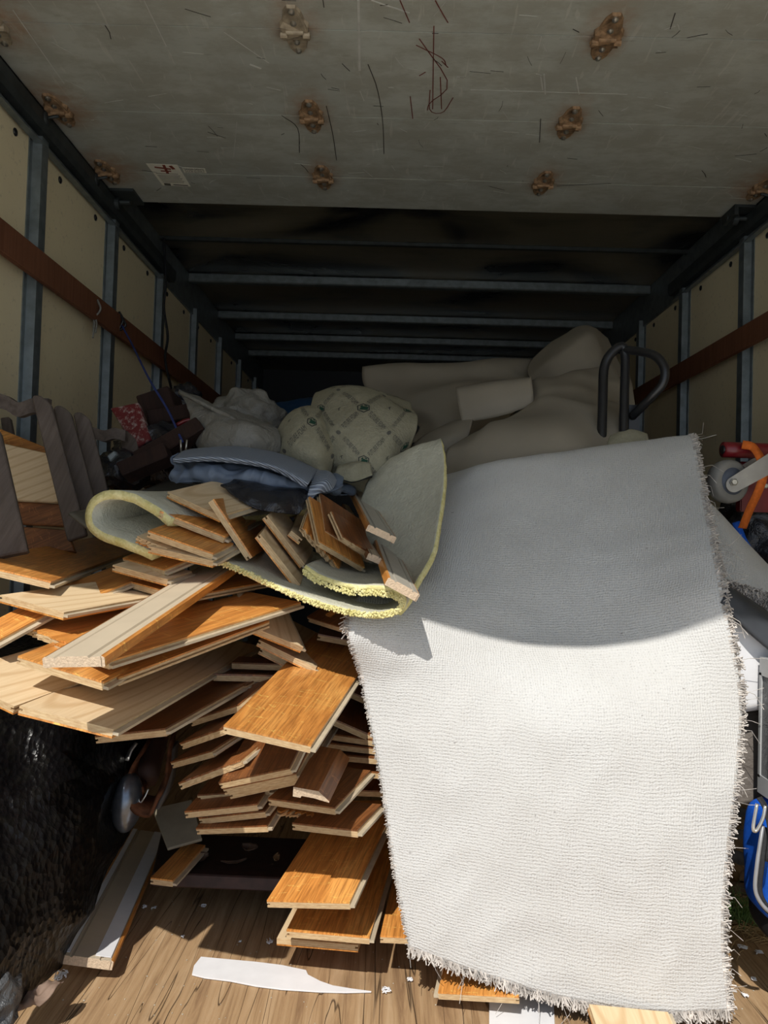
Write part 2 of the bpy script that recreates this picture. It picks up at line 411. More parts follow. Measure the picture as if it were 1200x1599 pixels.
def strip_bm(bm, pts, w, nrm, off=.0006, th=.0006, mi=0):
    """thin raised ribbon following pts, lying on a plane with normal nrm"""
    pts = [Vector(p) for p in pts]; L = []
    for i, p in enumerate(pts):
        d = (pts[min(i+1, len(pts)-1)]-pts[max(i-1, 0)]).normalized(); s = d.cross(nrm).normalized()*w/2
        L.append([bm.verts.new(p+s+nrm*off), bm.verts.new(p-s+nrm*off), bm.verts.new(p-s+nrm*(off+th)), bm.verts.new(p+s+nrm*(off+th))])
    for a, b in zip(L, L[1:]):
        for k in range(4): bm.faces.new((a[k], a[(k+1) % 4], b[(k+1) % 4], b[k])).material_index = mi
    bm.faces.new(L[0][::-1]).material_index = mi; bm.faces.new(L[-1]).material_index = mi

# ------------------------------------------------------------------ truck box
XL, XR, Y0, Y1, ZC = -1.15, 1.38, 0.42, 6.6, 2.28
structure(box('ground', (-12, -14, -1.0), (12, 10, -.92), GROUND))
structure(box('floor', (XL, Y0-.05, -.08), (XR, Y1, 0), FLOOR))
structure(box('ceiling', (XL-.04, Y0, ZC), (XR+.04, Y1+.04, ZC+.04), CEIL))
structure(box('wall_left', (XL-.04, Y0, -.08), (XL, Y1, ZC), WALL))
structure(box('wall_right', (XR, Y0, -.08), (XR+.04, Y1, ZC), WALL))
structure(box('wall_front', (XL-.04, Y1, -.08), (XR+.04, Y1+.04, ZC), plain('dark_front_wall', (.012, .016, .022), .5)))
tn = [0]
def trim(bm, mat, smooth=False):
    tn[0] += 1; return structure(link('trim_%d' % tn[0], bm, mat, None, smooth))
def tbox(lo, hi, mat, bev=.002):
    bm = bmesh.new(); bm_box(bm, lo, hi)
    if bev: bevel(bm, bev, 1)
    return trim(bm, mat)
tbox((XL-.04, Y0-.05, 2.10), (XR+.04, Y0+.05, 2.34), GALV)      # rear header
for Y in [1.10+.635*k for k in range(9)]:
    for x, s in ((XL, 1), (XR, -1)):
        bm = bmesh.new()    # hat-section stud: flanges on the panel, raised crown
        prof = [(-.045, 0), (-.045, .004), (-.026, .004), (-.022, .032), (.022, .032), (.026, .004), (.045, .004), (.045, 0)]
        a = [bm.verts.new((x+s*d, Y+w, 0)) for w, d in prof]; b = [bm.verts.new((x+s*d, Y+w, 2.12)) for w, d in prof]
        for k in range(8): bm.faces.new((a[k], a[(k+1) % 8], b[(k+1) % 8], b[k]))
        bm.faces.new(a); bm.faces.new(b); trim(bm, GALV)
for x, s in ((XL, 1), (XR, -1)):
    lo, hi = sorted((x+s*.033, x+s*.053))
    tbox((lo, Y0+.02, 1.645), (hi, Y1-.02, 1.735), RAILW)          # wooden rub rail
    lo, hi = sorted((x, x+s*.012)); tbox((lo, Y0, 2.085), (hi, Y1, 2.28), GALV)
    # door track: J-profile, galvanised
    bm = bmesh.new()
    prof = [(.012, 2.075), (.035, 2.075), (.035, 2.08), (.018, 2.08), (.018, 2.15), (.012, 2.15)]
    a = [bm.verts.new((x+s*d, Y0, z)) for d, z in prof]; b = [bm.verts.new((x+s*d, 3.75, z)) for d, z in prof]
    for k in range(6): bm.faces.new((a[k], a[(k+1) % 6], b[(k+1) % 6], b[k]))
    bm.faces.new(a); bm.faces.new(b); trim(bm, GALV)
    bm = bmesh.new()
    prof = [(.02, 2.10), (.048, 2.10), (.055, 2.12), (.055, 2.155), (.05, 2.155), (.05, 2.122), (.045, 2.106), (.026, 2.106), (.026, 2.16), (.02, 2.16)]
    a = [bm.verts.new((x+s*d, Y0, z)) for d, z in prof]; b = [bm.verts.new((x+s*d, 3.75, z)) for d, z in prof]
    for k in range(10): bm.faces.new((a[k], a[(k+1) % 10], b[(k+1) % 10], b[k]))
    bm.faces.new(a); bm.faces.new(b); trim(bm, GALVD)
    bm = bmesh.new()
    for k in range(18):    # panel bolts
        mt = Matrix.Translation((x, 1.0+k*.31, 2.055)) @ Matrix.Rotation(s*math.pi/2, 4, 'Y')
        bm_lathe(bm, [(.012, 0), (.012, .003), (.006, .006), (.001, .007)], 10, mt)
    trim(bm, BLACK, True)
for Y in [3.62, 4.15, 4.86, 5.40, 5.90]:
    if Y < 4: tbox((XL, Y-.012, 2.262), (XR, Y+.012, 2.28), GALVD)
    else: tbox((XL+.01, Y-.025, 2.232), (XR-.01, Y+.025, 2.28), GALV, .006)
# overhead door, rolled back along the ceiling
seams = [1.10, 1.51, 1.917, 2.325, 2.73, 2.985]
ZD = 2.172; HX = [-1.06, -.28, .51, 1.29]
hinges = [(x, y) for y in seams[1:-1] for x in HX]
bm = bmesh.new(); rl = bm.verts.layers.float.new('rust')
edges = [.50]+seams; 
for k in range(len(edges)-1):
    ya, yb = edges[k]+.002, edges[k+1]-.002
    nx, ny = 90, max(4, int((yb-ya)/.02)); g = []
    for j in range(ny+1):
        r = []
        for i in range(nx+1):
            x = XL+.045+(XR-XL-.09)*i/nx; y = ya+(yb-ya)*j/ny
            d = 0
            for hx, hy in hinges:
                dx = (x-hx)/(.075 if hy > 1.6 else .1); dy = (y-hy)/(.17 if y < hy else .11); d = max(d, math.exp(-(dx*dx+dy*dy)*1.3))
                if abs(hx) > 1: d = max(d, 1.15*math.exp(-((dx/1.6)**2+dy*dy)))
            v = bm.verts.new((x, y, ZD)); v[rl] = d; r.append(v)
        g.append(r)
    for j in range(ny):
        for i in range(nx): bm.faces.new((g[j][i], g[j+1][i], g[j+1][i+1], g[j][i+1]))
    up = bmesh.ops.extrude_face_region(bm, geom=[f for f in bm.faces if f.is_valid and all(v.co.y >= ya-1e-4 and abs(v.co.z-ZD) < 1e-5 for v in f.verts)])
    bmesh.ops.translate(bm, verts=[e for e in up['geom'] if isinstance(e, bmesh.types.BMVert)], vec=(0, 0, .018))
door = structure(link('door_1', bm, DOOR))
def hinge_at(x, y, bare=False, flat=False):
    bm = bmesh.new()
    half = [(-.030, 0), (-.034, .020), (-.026, .030), (-.020, .055), (-.010, .070), (.010, .070), (.020, .055), (.026, .030), (.034, .020), (.030, 0)]
    for s in ((1, -1) if not flat else (-1,)):
        a = [bm.verts.new((px, s*py, 0)) for px, py in half]; b = [bm.verts.new((px*.93, s*py*.95, -.004-.005*(abs(py) < .03))) for px, py in half]
        for k in range(10): bm.faces.new((a[k], a[(k+1) % 10], b[(k+1) % 10], b[k]))
        bm.faces.new(a); bm.faces.new(b)
    bm_tube(bm, [(-.034, .003, -.008), (-.018, .003, -.008)], .006, 8); bm_tube(bm, [(.018, .003, -.008), (.034, .003, -.008)], .006, 8)
    bm_tube(bm, [(-.02, -.006, -.009), (.02, -.006, -.009)], .004, 8)
    for py in (-.058, -.026, .03, .058):
        bm_lathe(bm, [(.0075, 0), (.0075, .004), (.003, .0065), (.001, .007)], 12, Matrix.Translation((0, py, -.003)) @ Matrix.Rotation(math.pi, 4, 'X'), 1)
    o = link('hinge', bm, [BAREH if bare else RUSTH, STEEL], door)
    o.location = (x, y, ZD-.0005); o.scale = (1.1, 1.3, 1.5); return o
BAREH = plain('hinge_steel', (.45, .38, .28), .6, .3, .3, 40)
RUSTH = plain('rusty_hinge', (.36, .23, .13), .7, .25, .45, 45, .4, .4, 120)
for x, y in hinges: hinge_at(x, y, y < 2 and x < 0)
for x, s in ((XL+.08, 1), (XR-.08, -1)):
    for y in seams[1:-1]:
        bm = bmesh.new(); bm_lathe(bm, [(.004, 0), (.022, .001), (.022, .012), (.004, .013)], 18, Matrix.Translation((x-s*.035, y, ZD-.03)) @ Matrix.Rotation(math.pi/2, 4, 'Y'))
        bm_tube(bm, [(x-s*.04, y, ZD-.03), (x+s*.01, y, ZD-.02)], .005, 8)
        link('roller', bm, GALVD, door, True)
    bm = bmesh.new()      # top roller bracket at the door's leading edge
    bm_box(bm, (x-.045, 2.86, ZD-.012), (x+.06, 2.99, ZD-.002)); bm_box(bm, (x-.045, 2.86, ZD-.04), (x-.03, 2.97, ZD-.01))
    bm_tube(bm, [(x-.05, 2.92, ZD-.03), (x+.03, 2.92, ZD-.03)], .009, 10)
    bm_lathe(bm, [(.004, 0), (.022, .001), (.022, .02), (.004, .021)], 18, Matrix.Translation((x-.03, 2.92, ZD-.035)) @ Matrix.Rotation(math.pi/2, 4, 'Y'))
    link('roller_bracket', bm, GALVD, door)
DN = Vector((0, 0, -1))
def dp(px, py): return onfloor(px, py, ZD)     # a point on the underside of the door
rs = random.Random(3)
bm = bmesh.new(); bd = bmesh.new(); br = bmesh.new()
for px0, py0, px1, py1, w in [(20,15,100,130,.0025),(225,0,260,72,.0025),(350,50,420,98,.002),(560,0,562,110,.006),(735,140,980,147,.002),(850,115,852,147,.004),(900,120,905,147,.003),(365,245,370,190,.002),(390,100,408,107,.006),(845,120,848,140,.004),(580,0,640,20,.004)]:
    strip_bm(bm, [dp(px0, py0), dp(px1, py1)], w, DN)
for _ in range(190):
    x = rs.uniform(XL+.15, XR-.12); y = rs.uniform(1.5, 2.9); a = rs.gauss(1.3, .7) if rs.random() < .6 else rs.gauss(0, .25); l = rs.uniform(.008, .07)
    d = Vector((math.cos(a), math.sin(a), 0))*l; p = Vector((x, y, ZD))
    strip_bm(bm if rs.random() < .62 else bd, [p, p+d*.5+Vector((rs.uniform(-.004, .004), 0, 0)), p+d], rs.uniform(.0007, .0022), DN)
for ln in [[(655,60),(700,130),(672,160),(668,172)], [(680,0),(690,18),(700,35)], [(678,40),(676,170)], [(672,140),(672,172),(692,175),(708,152)], [(650,70),(690,90),(697,102)], [(655,118),(665,112)], [(690,95),(700,105)], [(625,0),(640,35)], [(688,120),(690,170)], [(641,150),(645,185)]]:
    strip_bm(br, crs([dp(*q) for q in ln], 10), .0028, DN)
for ln in [[(575,100),(590,140),(598,190),(600,240)], [(440,180),(465,200),(468,238)], [(510,165),(520,210),(526,250)], [(845,185),(843,222)], [(905,50),(895,45)], [(870,290),(955,286)], [(227,228),(245,229)], [(1055,20),(1047,45)]]:
    strip_bm(bd, crs([dp(*q) for q in ln], 8), .0022, DN)
for b, m, nm in ((bm, SCR, 'scratches'), (bd, SCRD, 'scuff_marks'), (br, RMARK, 'red_scrawl')):
    o = link(nm, b, m, door); o['kind'] = 'stuff'
def sticker(name, corners, label):
    P = [dp(*c) for c in corners]; bm = bmesh.new()
    a = [bm.verts.new(p+DN*.0004) for p in P]; b = [bm.verts.new(p+DN*.001) for p in P]
    for k in range(4): bm.faces.new((a[k], a[(k+1) % 4], b[(k+1) % 4], b[k]))
    bm.faces.new(a); bm.faces.new(b); o = link(name, bm, STICK, door); o['label'] = label
    def f(u, v): return (P[0]*(1-u)+P[1]*u)*(1-v)+(P[3]*(1-u)+P[2]*u)*v
    return o, f
st, f = sticker('instruction_sticker', [(228, 255), (277, 257), (298, 291), (254, 289)], 'white instruction sticker with a drawing and small print')
bm = bmesh.new()
for v in (.42, .5, .56, .62, .68, .75, .82): strip_bm(bm, [f(.1, v), f(.92-.1*(v*7 % 1), v)], .0022, DN, .0012)
strip_bm(bm, [f(.42, .93), f(.93, .95)], .006, DN, .0012); strip_bm(bm, [f(.1, .93), f(.32, .94)], .018, DN, .0012)
link('small_print', bm, INKD, st)
bm = bmesh.new()
for a, b, w in (((.2,.14),(.7,.2),.010), ((.55,.02),(.5,.4),.010), ((.32,.3),(.66,.3),.008), ((.75,.05),(.8,.2),.012)): strip_bm(bm, [f(*a), f(*b)], w, DN, .0012)
link('pinch_drawing', bm, REDINK, st)
st, f = sticker('notice_sticker', [(284, 261), (320, 263), (323, 270), (288, 269)], 'small white sticker with two lines of dark print')
for q, txt in ((.28, 'DANGER OPERATE'), (.74, 'DOOR SLOWLY')):
    vs, fs = text_mesh(txt); w = max(v.x for v in vs)-min(v.x for v in vs); bm = bmesh.new()
    bv = [bm.verts.new(f(.5+v.x/w*.86, q-v.y*.55)+DN*.0016) for v in vs]
    for t in fs:
        try: bm.faces.new([bv[i] for i in t])
        except ValueError: pass
    link('lettering', bm, INKB, st)

# ------------------------------------------------------------------ floor planks
def solve(Ap, Bp, Cp, Dp, Y, w, up=None, pw=.35, Lt=(.5, 2)):
    obs = [(0, Ap), (1, Bp), (2, Cp), (3, Dp)]
    Mn = np.array(M); C0 = np.array(CAM)
    def corners(p):
        ax = p[3:6]; th = np.linalg.norm(ax)+1e-12; k = ax/th
        K = np.array([[0,-k[2],k[1]],[k[2],0,-k[0]],[-k[1],k[0],0]]); R = (np.eye(3)+math.sin(th)*K+(1-math.cos(th))*K@K) @ R0
        ex, ey = R[:, 0], R[:, 1]; c = p[:3]
        A = c-ex*w/2; B = c+ex*w/2
        return [A, B, B+ey*p[6], A+ey*p[6]], R
    def proj(P):
        v = Mn.T @ (P-C0); return np.array([600+F*v[0]/-v[2], 799.5-F*v[1]/-v[2]])
    def res(p):
        cs, R = corners(p); r = []
        for k, q in obs:
            if q is not None: r += list((proj(cs[k])-np.array(q))/2.0)
        r.append((p[1]-Y)/.05); r.append(R[2, 1]/pw); r.append(R[2, 0]/.45); r.append((p[6]-Lt[0])/Lt[1])
        return np.array(r)
    best = None; A = np.array(spot(*Ap, Y)); B = np.array(spot(*Bp, Y))
    for dy in (.05, .3, .7):
        for de in (-.1, 0, .1):
            for (q, ref) in ((Cp, B), (Dp, A)):
                if q is None: continue
                T = np.array(spot(*q, Y+dy)); ey = T-ref; L = np.linalg.norm(ey); ey /= L
                Bq = np.array(spot(*Bp, Y+de)); ex = Bq-A; ex -= ey*ex.dot(ey)
                if np.linalg.norm(ex) < 1e-6: continue
                ex /= np.linalg.norm(ex); ez = np.cross(ex, ey); R0 = np.stack([ex, ey, ez], 1)
                p = np.array([*((A+B)/2), 0, 0, 0, L]); p[3] = 1e-6; lam = 1e-2
                r = res(p); c = r@r
                for _ in range(60):
                    J = np.zeros((len(r), 7))
                    for k in range(7):
                        h = 1e-5; pp = p.copy(); pp[k] += h; J[:, k] = (res(pp)-r)/h
                    H = J.T@J; st = np.linalg.solve(H+lam*np.diag(np.diag(H)+1e-9), -J.T@r); pn = p+st; rn = res(pn); cn = rn@rn
                    if cn < c: p, r, c = pn, rn, cn; lam = max(lam*.4, 1e-7)
                    else: lam = min(lam*4, 1e6)
                cs, R = corners(p); n = R[:, 2]; face = n.dot(C0-p[:3])
                pen = 1e4 if face < 0 or p[6] < 0 else 0
                if up is not None and n[2] < up: pen += 1e4
                if p[6] > 2.4: pen += 300
                if best is None or c+pen < best[0]: best = (c+pen, p.copy(), R.copy())
    return best
LOG = []
def plank_mesh(prefix_parent, w, L, t, face, tongue, rag, seed, dark):
    """local frame: origin at near end centre of the visible face, x across, y along, z out of the visible face"""
    r = random.Random(seed); nx = 16 if rag else 4
    offs = [r.uniform(0, rag)*(1 if k % 2 else .4) for k in range(nx+1)] if rag else [0]*(nx+1)
    offs2 = [o*.6+r.uniform(0, rag*.5) for o in offs] if rag else offs
    vt = .003
    def slab(name, z0, z1, mat, of, inset=0):
        bm = bmesh.new(); xs = [-w/2+inset+(w-2*inset)*k/nx for k in range(nx+1)]
        n0 = [[bm.verts.new((x, of[k], z)) for k, x in enumerate(xs)] for z in (z0, z1)]
        n1 = [[bm.verts.new((x, L, z)) for x in xs] for z in (z0, z1)]
        for k in range(nx):
            bm.faces.new((n0[0][k], n0[0][k+1], n0[1][k+1], n0[1][k])); bm.faces.new((n1[0][k+1], n1[0][k], n1[1][k], n1[1][k+1]))
            bm.faces.new((n0[1][k], n0[1][k+1], n1[1][k+1], n1[1][k])); bm.faces.new((n0[0][k+1], n0[0][k], n1[0][k], n1[0][k+1]))
        for s in (0, nx): bm.faces.new((n0[0][s], n0[1][s], n1[1][s], n1[0][s]))
        return link(name, bm, mat, prefix_parent)
    fm = SHFIN if dark else FIN  # dark: plank takes the oak copy with shade in its colour
    if face == 'finish': slab('veneer', -vt, 0, fm, offs); z0, z1 = -t, -vt-.0001
    else: slab('veneer', -t, -t+vt, fm, offs); z0, z1 = -t+vt+.0001, 0
    # core in three plies with a groove on one long side
    bm = bmesh.new(); g = .006; zm0, zm1 = z0+(z1-z0)*.34, z0+(z1-z0)*.68; s = -1 if tongue > 0 else 1
    top_m = 1 if face != 'finish' else 0
    def ply(za, zb, x0, x1, of, mi_top=0):
        xs = [x0+(x1-x0)*k/nx for k in range(nx+1)]
        n0 = [[bm.verts.new((x, of[k], z)) for k, x in enumerate(xs)] for z in (za, zb)]
        n1 = [[bm.verts.new((x, L, z)) for x in xs] for z in (za, zb)]
        for k in range(nx):
            bm.faces.new((n0[0][k], n0[0][k+1], n0[1][k+1], n0[1][k])); bm.faces.new((n1[0][k+1], n1[0][k], n1[1][k], n1[1][k+1]))
            bm.faces.new((n0[1][k], n0[1][k+1], n1[1][k+1], n1[1][k])).material_index = mi_top
            bm.faces.new((n0[0][k+1], n0[0][k], n1[0][k], n1[0][k+1])).material_index = 1
        for q in (0, nx): bm.faces.new((n0[0][q], n0[1][q], n1[1][q], n1[0][q]))
    gl, gr = (-w/2+g, w/2) if s < 0 else (-w/2, w/2-g)
    ply(z0, zm0, -w/2, w/2, offs2); ply(zm0, zm1, gl, gr, offs); ply(zm1, z1, -w/2, w/2, offs2, 1 if face != 'finish' else 0)
    link('core', bm, [CORE, BACK], prefix_parent)
    if tongue:
        sx = w/2 if tongue > 0 else -w/2-.009
        bm = bmesh.new(); bm_box(bm, (sx, (.006 if rag else 0), zm0-.001), (sx+.009, L, zm1)); link('tongue', bm, TONG, prefix_parent)
PLANK_N = [0]
def plank(label, face, pts, Y, w=.15, ext=0., tongue=1, rag=0, t=.014, dark=False, up=0.2, pp=.35, Lt=(.5, 2), name='floor_plank', group='hardwood floor planks in the heap'):
    A, B, C, D = (list(pts)+[None]*4)[:4]
    c, p, R = solve(A, B, C, D, Y, w, up, pp, Lt)
    mt = Matrix([[*R[0], p[0]], [*R[1], p[1]], [*R[2], p[2]], [0, 0, 0, 1]])
    L = max(.05, p[6]+ext)
    LOG.append('%-60s c=%7.1f L=%.2f loc=(%.2f %.2f %.2f) pitch=%.0f n=(%.2f %.2f %.2f)' % (label[:60], c, L, p[0], p[1], p[2], math.degrees(math.asin(R[2,1])), *R[:, 2]))
    PLANK_N[0] += 1
    o = empty(name, None, label, 'plank', group, mt)
    plank_mesh(o, w, L, t, face, tongue, rag, PLANK_N[0], dark)
    return o
P = plank
# upper left fan of long planks
P('long orange-brown plank jutting past the left side of the frame, topmost and shaded behind a straight shadow line', 'finish', [(-55,876),(80,908),(228,853)], 1.40, ext=.15)
P('pale-backed plank lying face down, its blunt end left of the long tan moulding', 'back', [(0,929),(100,956),(290,922)], 1.33, ext=.1)
P('dark plank with only a thin brown wedge showing behind the pale face-down plank', 'finish', [(70,925),(150,930),(260,885)], 1.5, ext=.1)
P('narrow edge-on plank leaving the frame at the far left above the pale plywood one', 'finish', [(-40,985),(-8,1002),(78,955)], 1.3, w=.06)
P('brown plank with a splintered pale left end under the tan moulding', 'finish', [(32,977),(104,1004),(300,960)], 1.32, rag=.006, ext=.1)
P('broad brown plank with a grey tongue edge, running up behind the tan moulding to the foam pad', 'finish', [(85,1005),(170,1032),(470,940)], 1.24, tongue=1)
P('plank lying just under the broad brown one, showing its pale cut edge', 'finish', [(100,1035),(185,1058),(392,980)], 1.27, ext=.05, tongue=0)
P('short orange plank end catching the sun below the tip of the tan moulding', 'finish', [(28,1024),(163,1065),(270,1008)], 1.2, tongue=1)
P('sunlit pale plywood-backed plank cut by the left edge of the frame', 'back', [(-85,1052),(22,1103),(150,1056)], 1.2, ext=.2, tongue=0)
P('wide face-down plank with curved growth rings and a knot on its pale back', 'back', [(30,1102),(178,1139),(406,1009)], 1.2, tongue=1, Lt=(.75, .1))
P('shade-toned plank under the knotty one, its groove edge towards the frame bottom', 'finish', [(148,1149),(258,1137),(396,1060)], 1.33, dark=True)
# fan of short planks by the yellow loop of padding
P('grey-looking face-down plank, highest in the fan just under the blue-grey vinyl', 'back', [(262,768),(345,806),None,(320,754)], 1.57, ext=.12, w=.14)
P('orange plank with a bright broken front edge, second in the fan under the vinyl', 'finish', [(250,798),(352,838),None,(285,787)], 1.52, ext=.18, rag=.004, w=.14)
P('orange plank with a pale tongue end, third in the fan beside the yellow loop', 'finish', [(232,828),(333,864),(366,848),(268,815)], 1.48, w=.14)
P('pale face-down plank directly under the third fan plank', 'back', [(232,853),(333,876),(374,853)], 1.47, w=.14)
P('stubby whitish plank end touching the yellow loop of padding', 'back', [(212,838),(260,858),(300,840)], 1.49, w=.075, rag=.008, tongue=0)
P('plank propped up steeply under the black plastic, finished face to the sun', 'finish', [(331,783),(398,866),(416,856),(376,773)], 1.47, w=.14, tongue=0, ext=.1)
P('shaded brown plank below the fan, left of the top of the tan moulding', 'finish', [(190,872),(258,888),(286,877),(225,858)], 1.53, w=.13, ext=.05)
P('half-sunlit plank lying lowest in the fan against the tan moulding', 'back', [(176,882),(262,905),(300,892)], 1.5, w=.13)
P('brown plank running right from behind the tan moulding under the foam lip', 'finish', [(205,908),(290,931),(410,909)], 1.5, ext=.05, tongue=0, pp=0.1)
# bundle of short planks on the foam pad
P('pale face-down short plank at the left of the bundle, its tip on the foam lip', 'back', [(408,834),(468,913),(478,886),(421,816)], 1.5, w=.13, ext=.06)
P('short plank leaning over the leftmost one in the bundle, groove edge up', 'back', [(420,805),(474,881),(486,866),(428,796)], 1.55, w=.13, ext=.08)
P('narrow grey offcut standing behind the left pair of bundle planks', 'back', [(459,831),(469,840),None,(475,777)], 1.6, w=.03, tongue=0)
P('short grey-edged plank with a ragged break in the middle of the bundle', 'finish', [(474,826),(530,888),None,(490,778)], 1.6, w=.12, rag=.012)
P('short plank laid right of the ragged one, jagged splinters under its end', 'finish', [(500,845),(570,886),None,(484,775)], 1.6, w=.13)
P('shade-toned short plank in the right half of the bundle', 'finish', [(510,828),(580,872),None,(501,770)], 1.64, w=.13, dark=True)
P('short plank on top at the right of the bundle with a bright sawn end', 'finish', [(537,838),(588,869),None,(519,797)], 1.62, w=.105, rag=.003, dark=True)
# middle
P('face-down plank with a pale tip under the foam lip, left of the bright orange plank', 'back', [(389,977),(474,1011),(447,950)], 1.52, w=.13)
P('short stubby pale plank just below the face-down one left of the bright orange plank', 'back', [(407,1000),(492,1042),(520,1000)], 1.48, w=.13, pp=0.1)
P('grooved plank tucked directly under the stubby pale plank', 'back', [(410,1013),(492,1054),(520,1014)], 1.5, w=.13, pp=0.1)
P('bright orange plank fully in the sun, jutting out at the centre of the heap', 'finish', [(351,1131),(485,1165),(590,1006),(493,991)], 1.18, rag=0, tongue=1)
P('orange plank corner in the sun between foam lip and carpet', 'finish', [(511,962),(570,998),None,(524,946)], 1.64, w=.13, ext=.1, pp=.15)
P('shade-toned plank end just below the foam lip', 'finish', [(482,966),(535,980),None,(492,950)], 1.66, w=.13, ext=.1, dark=True, pp=.15)
P('shade-toned plank behind the torn end of the bright orange plank', 'finish', [(500,990),(585,1006),None,(508,962)], 1.6, w=.13, dark=True, pp=.1)
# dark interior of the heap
P('shade-toned plank edge crossing the gap under the stubby pale plank', 'finish', [(362,1034),(470,1038),None,(372,1026)], 1.62, dark=True, tongue=0)
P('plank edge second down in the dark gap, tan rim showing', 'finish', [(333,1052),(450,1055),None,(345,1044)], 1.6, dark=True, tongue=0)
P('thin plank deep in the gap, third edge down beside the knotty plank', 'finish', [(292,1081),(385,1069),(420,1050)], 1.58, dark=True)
P('shade-toned plank just above the left lower stack, its edge tilted up right', 'finish', [(295,1125),(372,1100),(420,1060)], 1.5, dark=True)
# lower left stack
P('shade-toned plank with a pale sawn end, top of the lower left stack', 'finish', [(280,1161),(352,1135),None,(378,1095)], 1.45, dark=True, rag=.003)
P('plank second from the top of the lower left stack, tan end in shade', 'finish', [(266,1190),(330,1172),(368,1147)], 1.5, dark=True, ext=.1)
P('shade-toned plank with a splintered left corner in the lower left stack', 'finish', [(278,1223),(374,1187),(413,1155)], 1.42, dark=True, rag=.005, ext=.1, tongue=1)
P('shade-toned glossy plank below the bright orange one, its long pale end towards the camera', 'finish', [(341,1222),(452,1199),(467,1168)], 1.36, dark=True, ext=.2)
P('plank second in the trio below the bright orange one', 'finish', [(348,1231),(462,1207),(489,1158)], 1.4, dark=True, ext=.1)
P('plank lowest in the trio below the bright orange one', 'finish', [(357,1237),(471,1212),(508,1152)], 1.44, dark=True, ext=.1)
P('half-hidden shade-toned plank left of the trio ends', 'finish', [(308,1241),(420,1233),(442,1200)], 1.5, dark=True)
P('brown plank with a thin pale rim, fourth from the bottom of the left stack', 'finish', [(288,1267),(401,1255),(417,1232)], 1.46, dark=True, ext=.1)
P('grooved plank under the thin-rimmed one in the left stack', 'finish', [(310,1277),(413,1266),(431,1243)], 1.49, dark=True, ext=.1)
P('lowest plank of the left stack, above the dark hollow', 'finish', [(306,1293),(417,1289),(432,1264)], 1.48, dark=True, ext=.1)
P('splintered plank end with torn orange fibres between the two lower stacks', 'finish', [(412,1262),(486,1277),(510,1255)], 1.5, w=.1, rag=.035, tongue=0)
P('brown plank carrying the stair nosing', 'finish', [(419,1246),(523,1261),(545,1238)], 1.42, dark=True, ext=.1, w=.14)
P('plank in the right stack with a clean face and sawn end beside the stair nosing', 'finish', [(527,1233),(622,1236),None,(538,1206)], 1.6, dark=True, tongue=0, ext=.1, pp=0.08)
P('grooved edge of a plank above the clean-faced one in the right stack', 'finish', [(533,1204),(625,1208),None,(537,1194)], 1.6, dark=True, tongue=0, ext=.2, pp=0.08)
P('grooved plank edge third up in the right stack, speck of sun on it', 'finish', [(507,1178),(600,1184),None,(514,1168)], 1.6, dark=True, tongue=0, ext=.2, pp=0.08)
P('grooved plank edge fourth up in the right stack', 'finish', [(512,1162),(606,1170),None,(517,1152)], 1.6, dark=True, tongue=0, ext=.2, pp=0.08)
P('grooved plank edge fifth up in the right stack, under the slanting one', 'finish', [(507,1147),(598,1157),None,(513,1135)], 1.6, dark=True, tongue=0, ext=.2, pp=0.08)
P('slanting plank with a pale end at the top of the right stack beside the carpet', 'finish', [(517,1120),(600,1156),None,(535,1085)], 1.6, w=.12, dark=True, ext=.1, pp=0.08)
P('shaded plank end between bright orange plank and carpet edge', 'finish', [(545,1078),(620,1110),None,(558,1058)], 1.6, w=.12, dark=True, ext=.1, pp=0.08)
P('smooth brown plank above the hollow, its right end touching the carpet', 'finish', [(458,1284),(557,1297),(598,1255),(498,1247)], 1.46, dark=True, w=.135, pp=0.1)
# bottom stack on the deck
P('large plank half in sun, top of the low stack on the deck beside the carpet', 'finish', [(418,1404),(545,1411),(600,1295),(486,1300)], 1.46, ext=.15, w=0.165, pp=0.08)
P('plank under the large half-sunlit one, with a dark knot spot', 'finish', [(447,1452),(578,1463),(612,1345)], 1.55, ext=.2, w=0.165, pp=0.06)
P('bottom plank of the low stack, face down with a pale rim', 'back', [(432,1465),(560,1476),(592,1375)], 1.57, ext=.25, tongue=0, w=0.165, pp=0.06)
P('orange plank disappearing under the left edge of the carpet', 'finish', [(592,1461),(715,1466),None,(616,1365)], 1.62, ext=.1, pp=0.05)
P('brown-faced plank piece with pale borders peeking under the front edge of the carpet', 'finish', [(685,1549),(810,1556),None,(697,1490)], 1.42, tongue=-1)
P('pale plywood plank poking out under the front right corner of the carpet', 'back', [(945,1640),(1075,1652),None,(921,1568)], 1.33)
P('short splintery plank offcut with a white side lying beside the hollow', 'finish', [(236,1371),(270,1374),(318,1320),(292,1315)], 1.62, w=.05, name='plank_offcut', group=None, pp=0.04)
# upright planks at the left wall

